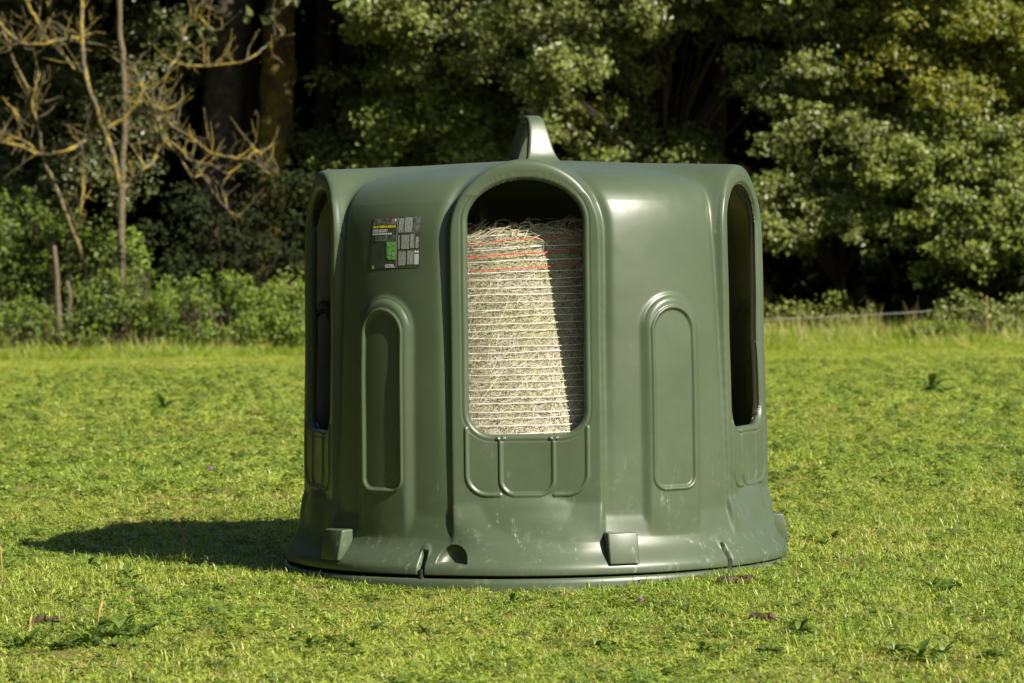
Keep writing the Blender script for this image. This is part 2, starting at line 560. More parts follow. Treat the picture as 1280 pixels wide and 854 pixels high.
    if niche: rel -= np.where((Z > .111), .050 * np.clip(v, 0, 1) ** .6, 0)
    a_s = (TH - R(-23.3)) * .96
    w = np.clip(1 - (np.abs(a_s) / .0135) ** 4, 0, 1) * np.clip((.160 - Z) / .02, 0, 1)
    rel -= .035 * w
    rel += .010 * np.clip(1 - (a_s / .024) ** 2 - ((Z - .152) / .030) ** 2, 0, 1)
    # moulded wobble
    rel += .0012 * np.sin(Z * 9) * np.cos(TH * 10) + .0008 * np.sin(Z * 21 + 1) * np.cos(TH * 15 + 0) * np.cos(TH * 2.5)
    # apply: inset along the portal normal (outward axis), relief along the ray's horizontal part
    Yo = Yo - inset
    hr = np.hypot(dx, dy) + 1e-6
    roofw = np.clip(np.cos(PS) * 1.4, 0, 1)
    X = X + rel * dx / hr * roofw; Yo = Yo + rel * dy / hr * roofw
    # rim underside closes inwards
    return X, Yo, Z, dop


def build_feeder():
    root = empty('hay_feeder', (FX, 0, 0), 'large dark green plastic hay bell with arched feeding openings, standing on the short grass', 'hay feeder')
    front, others = sector(True), sector(False)
    vs, sc, colidx = [], [], []
    cols = []                  # each: (x, y, z, d) columns around
    for k in range(5):
        coarse = k in (2, 3)
        Xs, Ys, Zs, Ds = front if k == 0 else others
        idx = list(range(0, NT - 1, 4 if coarse else 1))
        ang = k * R(72) + ROT
        ca, sa = math.cos(ang), math.sin(ang)
        # local outward axis faces the camera (-Y); +X is to the viewer's right
        for j in idx:
            x, yo = Xs[:, j], Ys[:, j]
            wx = x * ca + yo * sa
            wy = x * sa - yo * ca
            cols.append((wx, wy, Zs[:, j], Ds[:, j]))
    C = len(cols)
    X = np.stack([c[0] for c in cols], 1); Y = np.stack([c[1] for c in cols], 1)
    Z = np.stack([c[2] for c in cols], 1); D = np.stack([c[3] for c in cols], 1)
    V = np.stack([X, Y, Z], -1).reshape(-1, 3); Dv = D.ravel()
    idx = np.arange(NP * C).reshape(NP, C)
    a = idx[:-1]; b = np.roll(idx, -1, 1)[:-1]; c = np.roll(idx, -1, 1)[1:]; d = idx[1:]
    Q = np.stack([a, b, c, d], -1).reshape(-1, 4)
    dm = Dv[Q]
    inside = (dm < 0).all(1); outside = (dm >= 0).all(1)
    keep = Q[outside]
    cut = Q[~inside & ~outside]
    verts = [V]; extra = []; cache = {}
    base = len(V)
    tris, quads, pents, boundary = [], [], [], []

    def edge_pt(i, j):
        key = (min(i, j), max(i, j))
        if key not in cache:
            f = Dv[i] / (Dv[i] - Dv[j])
            cache[key] = base + len(extra)
            extra.append(V[i] * (1 - f) + V[j] * f)
        return cache[key]
    for q in cut:
        poly, cross = [], []
        for s in range(4):
            i, j = int(q[s]), int(q[(s + 1) % 4])
            if Dv[i] >= 0: poly.append(i)
            if (Dv[i] >= 0) != (Dv[j] >= 0):
                e = edge_pt(i, j); poly.append(e); cross.append(e)
        {3: tris, 4: quads, 5: pents}.get(len(poly), tris).append(poly[:5] if len(poly) > 3 else poly)
        if len(cross) == 2: boundary.append(tuple(cross))
    # lips: the opening edge is turned inwards along the portal normal, then back outwards behind the face
    E = np.array(extra)
    lipv = []; lipmap = {}
    off0 = base + len(extra)
    for vi in sorted({v for e in boundary for v in e}):
        p = V[vi] if vi < base else E[vi - base]
        an = math.atan2(p[0], -p[1]) - ROT
        k = round(an / R(72)); na = k * R(72) + ROT
        n = np.array([math.sin(na), -math.cos(na), 0]); tdir = np.array([math.cos(na), math.sin(na), 0])
        t = float(np.dot(p, tdir)); z = p[2]
        e2 = np.array([t, z - 1.02]); e2 = e2 / (np.linalg.norm(e2) + 1e-9)
        p1 = p - n * .012
        p2 = p - n * .024 + (tdir * e2[0] + np.array([0, 0, e2[1]])) * .008
        p3 = p - n * .026 + (tdir * e2[0] + np.array([0, 0, e2[1]])) * .030
        lipmap[vi] = off0 + len(lipv); lipv += [p1, p2, p3]
    for e0, e1 in boundary:
        for lv in range(3):
            i0 = e0 if lv == 0 else lipmap[e0] + lv - 1
            i1 = e1 if lv == 0 else lipmap[e1] + lv - 1
            quads.append([i1, i0, lipmap[e0] + lv, lipmap[e1] + lv])
    allv = np.concatenate([V, E, np.array(lipv)])
    # rim underside + top cap
    nb = len(allv)
    ring = V[idx[0]]
    r1 = ring * np.array([.975, .975, 1]) + np.array([0, 0, -.006]); r2 = ring * np.array([.93, .93, 1]) + np.array([0, 0, .02])
    top = V[idx[-1]].mean(0, keepdims=True) + np.array([[0, 0, .0005]])
    allv = np.concatenate([allv, r1, r2, top])
    i0 = idx[0]; i1 = nb + np.arange(C); i2 = nb + C + np.arange(C); tp = nb + 2 * C
    rq = np.concatenate([np.stack([i1, np.roll(i1, -1), np.roll(i0, -1), i0], -1), np.stack([i2, np.roll(i2, -1), np.roll(i1, -1), i1], -1)])
    it = idx[-1]
    tt = np.stack([it, np.roll(it, -1), np.full(C, tp)], -1)
    faces = [keep, rq, tt]
    if tris: faces.append(np.array(tris))
    if quads: faces.append(np.array(quads))
    if pents: faces.append(np.array(pents))
    me = np_mesh('shell', allv, faces, M['plastic'])
    sh = link('shell', me, root)

    # ---- surface lookup for things that lie on the shell
    angs = np.arctan2(X, -Y)

    def surf(thv, zv, off=0.0):
        """Point on the outside at azimuth thv (0 = towards camera, + = viewer's right) and height zv."""
        a_mid = angs[150]
        o = np.argsort(a_mid)
        j = np.searchsorted(a_mid[o], thv); j0 = o[(j - 1) % C]; j1 = o[j % C]
        f = (thv - a_mid[j0]) / max(a_mid[j1] - a_mid[j0], 1e-6)
        rr = []
        for jj in (j0, j1):
            rr.append(np.interp(zv, Z[:, jj], np.hypot(X[:, jj], Y[:, jj])))
        r = rr[0] * (1 - f) + rr[1] * f + off
        return (r * math.sin(thv), -r * math.cos(thv), zv)

    # ---- base ring
    prof = [(.90, .064), (.955, .067), (.972, .066), (.978, .061), (.981, .048), (.981, .004), (.978, -.02), (.90, -.02)]
    n = 160
    vv, ff = [], []
    for i in range(n):
        a = 2 * PI * i / n
        for r, z in prof: vv.append((r * math.sin(a), -r * math.cos(a), z))
    k = len(prof)
    for i in range(n):
        for s in range(k):
            ff.append([i * k + s, ((i + 1) % n) * k + s, ((i + 1) % n) * k + (s + 1) % k, i * k + (s + 1) % k])
    br = link('base_ring', np_mesh('base_ring', vv, [np.array(ff)], M['plastic']), root)
    br.rotation_euler.y = -.005; br.location.z = -.005

    # ---- wedge lugs on the skirt
    bm = bmesh.new()
    hw = .057
    pr = [(.979, .106), (.957, .217), (.86, .222), (.86, .106)]
    f0 = [bm.verts.new((-hw, -r, z)) for r, z in pr]; f1 = [bm.verts.new((hw, -r, z)) for r, z in pr]
    bm.faces.new(f0); bm.faces.new(f1[::-1])
    for s in range(4): bm.faces.new((f0[s], f1[s], f1[(s + 1) % 4], f0[(s + 1) % 4]))
    bmesh.ops.recalc_face_normals(bm, faces=bm.faces)
    bmesh.ops.bevel(bm, geom=[e for e in bm.edges], offset=.006, segments=3, affect='EDGES', profile=.5)
    lug = bpy.data.meshes.new('lug'); bm.to_mesh(lug); bm.free(); lug.materials.append(M['plastic'])
    for p in lug.polygons: p.use_smooth = True
    for la in (18.4, 90.5, 162.5, 234.5, 308.4):
        o = link('lug', lug, root); o.rotation_euler.z = R(la)

    # ---- latch pegs sitting in the rim slots
    bm = bmesh.new()
    bmesh.ops.create_cone(bm, cap_ends=True, segments=16, radius1=.013, radius2=.011, depth=.052)
    bmesh.ops.bevel(bm, geom=[e for e in bm.edges if abs((e.verts[0].co - e.verts[1].co).z) < .01], offset=.003, segments=2, affect='EDGES')
    pg = bpy.data.meshes.new('latch_peg'); bm.to_mesh(pg); bm.free(); pg.materials.append(M['black'])
    for k in range(5):
        a = R(-23.3 + 72 * k) + ROT
        o = link('latch_peg', pg, root, (0.963 * math.sin(a), -.963 * math.cos(a), .066))

    # ---- lifting loop on the roof
    e = np.array([math.sin(R(21)), -math.cos(R(21)), 0]); w = np.array([math.cos(R(21)), math.sin(R(21)), 0])
    path = []
    pts = [(-.140, 1.560, .165), (-.108, 1.590, .130), (-.090, 1.625, .108), (-.077, 1.665, .092), (-.062, 1.705, .078), (-.042, 1.738, .067), (-.017, 1.752, .062)]
    pts = pts + [(-x, z, ww) for x, z, ww in pts[::-1]]
    P = np.array([(x, z) for x, z, _ in pts]); Wd = np.array([p[2] for p in pts])
    tt_ = np.linspace(0, len(P) - 1, 61)
    def spl(v):
        out_ = []
        for t in tt_:
            i = min(int(t), len(v) - 2); f = t - i
            p0, p1, p2, p3 = v[max(i - 1, 0)], v[i], v[i + 1], v[min(i + 2, len(v) - 1)]
            out_.append(.5 * ((2 * p1) + (-p0 + p2) * f + (2 * p0 - 5 * p1 + 4 * p2 - p3) * f * f + (-p0 + 3 * p1 - 3 * p2 + p3) * f ** 3))
        return np.array(out_)
    PP, WW = spl(P), spl(Wd)
    tan = np.gradient(PP, axis=0); tan /= np.linalg.norm(tan, axis=1)[:, None]
    nor = np.stack([-tan[:, 1], tan[:, 0]], -1)
    vv, ff = [], []
    cs = []
    for qx, qy in ((1, 1), (-1, 1), (-1, -1), (1, -1)):
        a0 = math.atan2(qy, qx)
        for da in np.linspace(-PI / 4, PI / 4, 5):
            cs.append((qx, qy, math.cos(a0 + da), math.sin(a0 + da)))
    for i in range(len(PP)):
        for qx, qy, cx, cy in cs:
            u = qx * (WW[i] / 2 - .010) + .010 * cx
            h = qy * (.016 - .010) + .010 * cy
            p2 = PP[i] + nor[i] * h
            p = e * p2[0] + w * u; vv.append((p[0], p[1], p2[1]))
    k = len(cs)
    for i in range(len(PP) - 1):
        for s in range(k): ff.append([i * k + s, i * k + (s + 1) % k, (i + 1) * k + (s + 1) % k, (i + 1) * k + s])
    link('lifting_loop', np_mesh('lifting_loop', vv, [np.array(ff)[:, ::-1]], M['plastic']), root)

    # ---- printed sticker
    TH0, ZT, SW, SH = R(-43.3), 1.3585, .224, .186
    def suv(u, v, off):
        return surf(TH0 + u * SW / .868, ZT - v * SH, off)

    def patch(rects, off):
        vv, ff = [], []
        for (u0, v0, u1, v1) in rects:
            nu = max(1, int((u1 - u0) * 14)); nv = max(1, int((v1 - v0) * 10)); b0 = len(vv)
            for j in range(nv + 1):
                for i in range(nu + 1):
                    vv.append(suv(u0 + (u1 - u0) * i / nu, v0 + (v1 - v0) * j / nv, off))
            for j in range(nv):
                for i in range(nu):
                    q = b0 + j * (nu + 1) + i
                    ff.append([q, q + nu + 1, q + nu + 2, q + 1])
        return vv, np.array(ff)[:, ::-1]

    def px(x0, y0, x1, y1): return ((x0 - 60) / 555, (y0 - 110) / 650, (x1 - 60) / 555, (y1 - 110) / 650)
    st = link('sticker', np_mesh('sticker', *(lambda vf: (vf[0], [vf[1]]))(patch([(0, 0, 1, 1)], .0012)), M['st_dark']), root)

    def sub(name, rects, mat, off=.0022):
        vf = patch(rects, off)
        return link(name, np_mesh(name, vf[0], [vf[1]], M[mat]), st)
    for rc in ((62, 118, 352, 205), (100, 340, 352, 415), (538, 112, 612, 318)): sub('photo_print', [px(*rc)], 'st_haze', .0018)
    r_ = random.Random(3)

    def words(x0, y0, x1, y1, rows, wmin=10, wmax=34, fill=.62):
        rr = []
        rh = (y1 - y0) / rows
        for i in range(rows):
            x = x0
            while x < x1 - 4:
                wl = min(r_.uniform(wmin, wmax), x1 - x)
                rr.append(px(x, y0 + i * rh, x + wl, y0 + i * rh + rh * fill)); x += wl + r_.uniform(3, 6)
        return rr
    # the headline and the lines under it: words broken into letter strokes too small to read
    hd = []
    x = 66
    while x < 338:
        wl = r_.uniform(9, 15)
        hd.append(px(x, 214 + r_.uniform(-3, 3), min(x + wl, 340), 243)); x += wl + r_.choice([2, 2, 2.5, 7])
    sub('headline', hd, 'st_yellow')
    l3 = words(66, 262, 250, 276, 1, 16, 34, 1) + words(66, 285, 244, 299, 1, 16, 34, 1) + words(66, 310, 308, 330, 1, 18, 38, 1)
    sub('lettering', l3, 'st_white')
    blocks = [(378, 132, 434, 312), (446, 122, 530, 312), (378, 350, 396, 525), (416, 345, 502, 522), (513, 335, 556, 515), (571, 372, 604, 512), (386, 552, 470, 730), (486, 545, 552, 720)]
    tx = []
    for b in blocks: tx += words(*b, int((b[3] - b[1]) / 13), 12, 40, .66)
    sub('text_column', tx, 'st_text')
    sub('divider', [px(358, 115, 366, 752)], 'st_grey')
    gp = sub('green_panel', [px(246, 422, 354, 626), px(266, 626, 354, 650)], 'st_green')
    sub('green_panel_detail', [px(262, 455, 300, 490), px(312, 448, 345, 470), px(262, 560, 304, 596), px(314, 560, 345, 610), px(252, 530, 350, 534)], 'st_grey', .0027)
    sub('barcode', [px(562 + i * 6.5, 586, 562 + i * 6.5 + r_.uniform(3.4, 5.6), 718) for i in range(7)] + [px(563, 540, 578, 570), px(584, 545, 605, 572)], 'st_white')
    sub('colour_dot', [px(288, 138, 308, 166)], 'st_red')
    sub('colour_dot', [px(325, 135, 345, 163)], 'st_white')
    sub('small_symbol', [px(76, 724, 98, 764)], 'st_yellow')
    # maker's name in white capitals, letters as strokes:  K E R B L
    strokes = {'K': [(0, 0, .28, 1), (.28, .38, .55, .62), (.5, 0, .85, .4), (.5, .6, .85, 1)], 'E': [(0, 0, .28, 1), (.28, 0, .85, .22), (.28, .39, .75, .61), (.28, .78, .85, 1)],
               'R': [(0, 0, .28, 1), (.28, 0, .8, .2), (.6, .2, .88, .5), (.28, .42, .6, .6), (.55, .6, .88, 1)],
               'B': [(0, 0, .28, 1), (.28, 0, .75, .2), (.28, .4, .75, .6), (.28, .8, .75, 1), (.62, .1, .9, .45), (.62, .55, .9, .9)], 'L': [(0, 0, .28, 1), (.28, .78, .85, 1)]}
    lg = []
    for i, ch in enumerate('KERBL'):
        for (a0, b0, a1, b1) in strokes[ch]:
            lx, ly, lw, lh = 236 + i * 23.4, 708, 22.5, 44
            lg.append(px(lx + a0 * lw, ly + b0 * lh, lx + a1 * lw, ly + b1 * lh))
    sub('maker_name', lg, 'st_white')

    # ---- bale
    return root


build_feeder()


# ----------------------------------------------------------------- hay bale
def build_bale():
    root = empty('hay_bale', (FX + .0, -.097, .03), 'round bale of yellow hay in white and red net wrap, standing inside the green feeder', 'hay bale')
    H = 1.285

    def rad(z): return min(.730, .708 - .150 * (z - .57)) - .012 * max(0, (z - H + .05) / .05) ** 2
    na, nz = 240, 90
    vv = []
    zs = np.linspace(0, H, nz)
    for z in zs:
        for i in range(na):
            a = 2 * PI * i / na
            r = rad(z) + .006 * math.sin(a * 9 + z * 5) + .004 * math.sin(a * 31 - z * 17) + random.uniform(-.004, .004)
            vv.append((r * math.sin(a), -r * math.cos(a), z))
    for rr in (.55, .35, .15):
        for i in range(na):
            a = 2 * PI * i / na
            vv.append((rr * math.sin(a), -rr * math.cos(a), H + random.uniform(0, .03)))
    i = np.arange((nz + 3) * na).reshape(nz + 3, na)
    q = np.stack([i[:-1], np.roll(i, -1, 1)[:-1], np.roll(i, -1, 1)[1:], i[1:]], -1).reshape(-1, 4)
    link('hay_body', np_mesh('hay_body', vv, [q], M['hay'], attrs={'tint': ('FACE', rng.random(len(q)))}), root)

    # loose stems lying in all directions on the skin, most of them on the side that shows
    def stems(n, amax, lmin, lmax, wd, lift, z0, z1, upward=False):
        V_, F_, T_ = [], [], []
        for _ in range(n):
            a = random.uniform(-amax, amax); z = random.uniform(z0, z1)
            L = random.uniform(lmin, lmax)
            dirn = random.gauss(.5, .75) if not upward else random.gauss(.1, .35)
            if not upward and random.random() < .35: dirn = random.uniform(0, PI)
            bend = random.gauss(0, 1.3 if upward else .9)
            r0 = lift * random.random()
            m = 5
            b0 = len(V_)
            x, zz_, d = -L / 2 * math.cos(dirn), -L / 2 * math.sin(dirn), dirn - bend / 2
            for k in range(m):
                u = k / (m - 1)
                ca, sa = math.cos(d), math.sin(d)
                hz_ = z + zz_
                rb = rad(min(max(hz_, 0), H)) + .003 + r0 + .012 * (u - .5) ** 2 * random.random()
                wv = wd * random.uniform(.7, 1.2) * (1 - .5 * abs(u - .5))
                for s in (-1, 1):
                    aa = a + (x - s * wv * sa) / .73
                    V_.append((rb * math.sin(aa), -rb * math.cos(aa), hz_ + s * wv * ca))
                st_ = L / (m - 1)
                x += ca * st_; zz_ += sa * st_; d += bend / (m - 1)
            t = random.random()
            for k in range(m - 1):
                F_.append((b0 + 2 * k, b0 + 2 * k + 2, b0 + 2 * k + 3, b0 + 2 * k + 1)); T_.append(t)
        return V_, F_, T_
    Vs, Fs, Ts = stems(15000, .42, .03, .12, .0011, .009, .35, H - .03)
    v2, f2, t2 = stems(5000, PI, .05, .16, .0016, .010, .1, H)
    f2 = [tuple(i + len(Vs) for i in f) for f in f2]; Vs += v2; Fs += f2; Ts += t2
    v2, f2, t2 = stems(300, .5, .05, .16, .0011, .030, H - .05, H - .008, True)
    f2 = [tuple(i + len(Vs) for i in f) for f in f2]; Vs += v2; Fs += f2; Ts += t2
    o = link('loose_stems', np_mesh('loose_stems', Vs, [np.array(Fs)], M['straw'], attrs={'tint': ('FACE', Ts)}), root)
    tag(o, kind='stuff')

    # net wrap: horizontal strands winding round with a slight climb, and the thin cross threads between them
    def strand(zs_, wd, lift, wob, sl):
        V_, F_ = [], []
        n = 260
        for zc in zs_:
            b0 = len(V_)
            ph = random.uniform(0, 6); a_ = random.uniform(.3, 1) * wob; wdl = wd * random.uniform(.8, 1.2)
            for i in range(n + 1):
                a = -PI + 2 * PI * i / n
                z = zc + sl * a + a_ * math.sin(a * 7 + ph) + a_ * .6 * math.sin(a * 19 + ph * 2)
                rb = rad(z) + lift + .0022 * math.sin(a * 43 + zc * 90)
                for s in (-1, 1): V_.append((rb * math.sin(a), -rb * math.cos(a), z + s * wdl))
            for i in range(n): F_.append((b0 + 2 * i, b0 + 2 * i + 2, b0 + 2 * i + 3, b0 + 2 * i + 1))
        return V_, F_
    zb = -.03
    whites = [1.289 + zb, 1.246 + zb, 1.196 + zb] + [1.152 + zb - .0262 * k + random.uniform(-.003, .003) for k in range(40)]
    whites = [z for z in whites if z > .06]
    V_, F_ = strand(whites, .0011, .0185, .0022, .012)
    v2, f2 = strand([1.293 + zb, 1.243 + zb], .0012, 0.0188, .003, .03)
    F_ += [tuple(i + len(V_) for i in f) for f in f2]; V_ += v2
    link('white_net_wrap', np_mesh('white_net_wrap', V_, [np.array(F_)], M['net_white']), root)
    V_, F_ = strand([1.271 + zb, 1.221 + zb, 1.170 + zb], .0017, 0.0235, .0022, .034)
    link('red_net_strand', np_mesh('red_net_strand', V_, [np.array(F_)], M['net_red']), root)


build_bale()


# ----------------------------------------------------------------- grass and herbs (geometry-nodes instances, stuff)
def blade_tuft(name, n, rad_, lmin, lmax, wd, lean, mat, seed, dry=.07):
    r = random.Random(seed)
    V_, F3, F4, T4, T3 = [], [], [], [], []
    for _ in range(n):
        a = r.uniform(0, 2 * PI); q = rad_ * math.sqrt(r.random())
        bx, by = q * math.cos(a), q * math.sin(a)
        d = r.uniform(0, 2 * PI); L = r.uniform(lmin, lmax); w = wd * r.uniform(.7, 1.3)
        ln = r.uniform(lean[0], lean[1]); tw = r.uniform(-.8, .8)
        t = r.random() * .80 if r.random() > dry else r.uniform(.88, 1)
        b0 = len(V_)
        x = z = 0; el = PI / 2 - ln * .35
        segs = 3
        for k in range(segs + 1):
            u = k / segs
            ww = w * (1 - u ** 2.2) * (.75 + .5 * u)
            sx, sy = -math.sin(d + tw * u), math.cos(d + tw * u)
            cx, cy = bx + x * math.cos(d), by + x * math.sin(d)
            if k < segs:
                V_.append((cx + sx * ww, cy + sy * ww, z)); V_.append((cx - sx * ww, cy - sy * ww, z))
            else: V_.append((cx, cy, z))
            x += math.cos(el) * L / segs; z += math.sin(el) * L / segs; el -= ln * .65 / segs * 1.6
        for k in range(segs - 1):
            F4.append((b0 + 2 * k, b0 + 2 * k + 1, b0 + 2 * k + 3, b0 + 2 * k + 2)); T4.append(t)
        k = segs - 1
        F3.append((b0 + 2 * k, b0 + 2 * k + 1, b0 + 2 * k + 2)); T3.append(t)
    me = np_mesh(name, V_, [np.array(F4), np.array(F3)], mat, attrs={'tint': ('FACE', T4 + T3)})
    return bpy.data.objects.new(name, me)      # prototype, not linked to the scene


def clover_tuft(name, n, rad_, seed, mat, size=(.006, .011), h=(.012, .035)):
    r = random.Random(seed)
    V_, F_, T_ = [], [], []
    for _ in range(n):
        a = r.uniform(0, 2 * PI); q = rad_ * math.sqrt(r.random())
        c = np.array([q * math.cos(a), q * math.sin(a), r.uniform(*h)])
        s = r.uniform(*size); t = r.random(); rot = r.uniform(0, 2 * PI)
        tl = np.array([r.gauss(0, .35), r.gauss(0, .35), 1.0]); tl /= np.linalg.norm(tl)
        ux = np.cross(tl, [0, 1, 0]); ux /= np.linalg.norm(ux); uy = np.cross(tl, ux)
        for k in range(3):
            aa = rot + k * 2 * PI / 3
            dv = ux * math.cos(aa) + uy * math.sin(aa); sv = -ux * math.sin(aa) + uy * math.cos(aa)
            b0 = len(V_)
            for (u, v, l) in ((0, 0, 0), (.7, -.62, .15), (1.5, -.55, .05), (1.75, 0, -.1), (1.5, .55, .05), (.7, .62, .15)):
                V_.append(c + dv * u * s + sv * v * s + tl * l * s)
            F_.append(tuple(range(b0, b0 + 6))); T_.append(min(1, max(0, t + r.uniform(-.15, .15))))
    me = np_mesh(name, V_, [np.array(F_)], mat, smooth=False, attrs={'tint': ('FACE', T_)})
    return bpy.data.objects.new(name, me)


def scatter(name, pts, rots, scl, protos, idx):
    me = bpy.data.meshes.new(name)
    pts = np.asarray(pts, np.float32)
    me.vertices.add(len(pts)); me.vertices.foreach_set('co', pts.ravel())
    a = me.attributes.new('rot', 'FLOAT_VECTOR', 'POINT'); a.data.foreach_set('vector', np.asarray(rots, np.float32).ravel())
    a = me.attributes.new('scl', 'FLOAT_VECTOR', 'POINT'); a.data.foreach_set('vector', np.asarray(scl, np.float32).ravel())
    a = me.attributes.new('pick', 'INT', 'POINT'); a.data.foreach_set('value', np.asarray(idx, np.int32))
    o = link(name, me)
    ng = bpy.data.node_groups.new(name + '_nodes', 'GeometryNodeTree')
    ng.interface.new_socket('Geometry', in_out='INPUT', socket_type='NodeSocketGeometry')
    ng.interface.new_socket('Geometry', in_out='OUTPUT', socket_type='NodeSocketGeometry')
    gi = ng.nodes.new('NodeGroupInput'); go = ng.nodes.new('NodeGroupOutput')
    ins = ng.nodes.new('GeometryNodeInstanceOnPoints')
    gti = ng.nodes.new('GeometryNodeJoinGeometry')
    for p in reversed(protos):
        oi = ng.nodes.new('GeometryNodeObjectInfo'); oi.inputs['Object'].default_value = p; oi.inputs['As Instance'].default_value = True
        ng.links.new(oi.outputs['Geometry'], gti.inputs[0])

    def attr(nm, typ):
        n = ng.nodes.new('GeometryNodeInputNamedAttribute'); n.data_type = typ; n.inputs['Name'].default_value = nm
        return n.outputs[0]
    ng.links.new(gi.outputs[0], ins.inputs['Points']); ng.links.new(gti.outputs[0], ins.inputs['Instance'])
    ins.inputs['Pick Instance'].default_value = True
    ng.links.new(attr('pick', 'INT'), ins.inputs['Instance Index'])
    e2r = ng.nodes.new('FunctionNodeEulerToRotation'); ng.links.new(attr('rot', 'FLOAT_VECTOR'), e2r.inputs[0])
    ng.links.new(e2r.outputs[0], ins.inputs['Rotation']); ng.links.new(attr('scl', 'FLOAT_VECTOR'), ins.inputs['Scale'])
    ng.links.new(ins.outputs[0], go.inputs[0])
    md = o.modifiers.new('scatter', 'NODES'); md.node_group = ng
    return o


def vnoise(x, y, s, seed=0):
    r = np.random.default_rng(seed); v = np.zeros_like(x)
    for k in range(6):
        a = r.uniform(0, 2 * PI); f = s * r.uniform(.6, 1.6)
        v += np.sin(x * f * math.cos(a) + y * f * math.sin(a) + r.uniform(0, 6))
    return v / 6


def zone(d0, d1, dens, k=1.6):
    """Random ground points between two camera distances, over the view and a good margin on both sides."""
    hw = lambda d: d * .1807 * k + .5
    area = (d1 - d0) * (hw(d0) + hw(d1))
    n = int(area * dens * 1.6)
    d = rng.uniform(d0, d1, n); x = rng.uniform(-hw(d1), hw(d1), n)
    m = np.abs(x) < hw(d); d, x = d[m], x[m]
    n = int(area * dens); d, x = d[:n], x[:n]
    y = CAM_Y + d
    m = np.hypot(x - FX, y) > .985
    return x[m], y[m]


GP = [blade_tuft('grass_tuft', 24, .060, .016, .040, .0019, (1.0, 2.8), M['grass'], 1),
      blade_tuft('grass_tuft', 24, .065, .015, .036, .0023, (1.2, 3.0), M['grass'], 2),
      blade_tuft('grass_tuft', 22, .055, .022, .052, .0018, (.6, 2.3), M['grass'], 3, .10),
      blade_tuft('grass_tuft', 20, .065, .014, .034, .0028, (1.0, 3.0), M['grass'], 4, .04),
      blade_tuft('grass_tuft', 16, .065, .024, .058, .0014, (1.2, 2.8), M['grass'], 5, .6)]


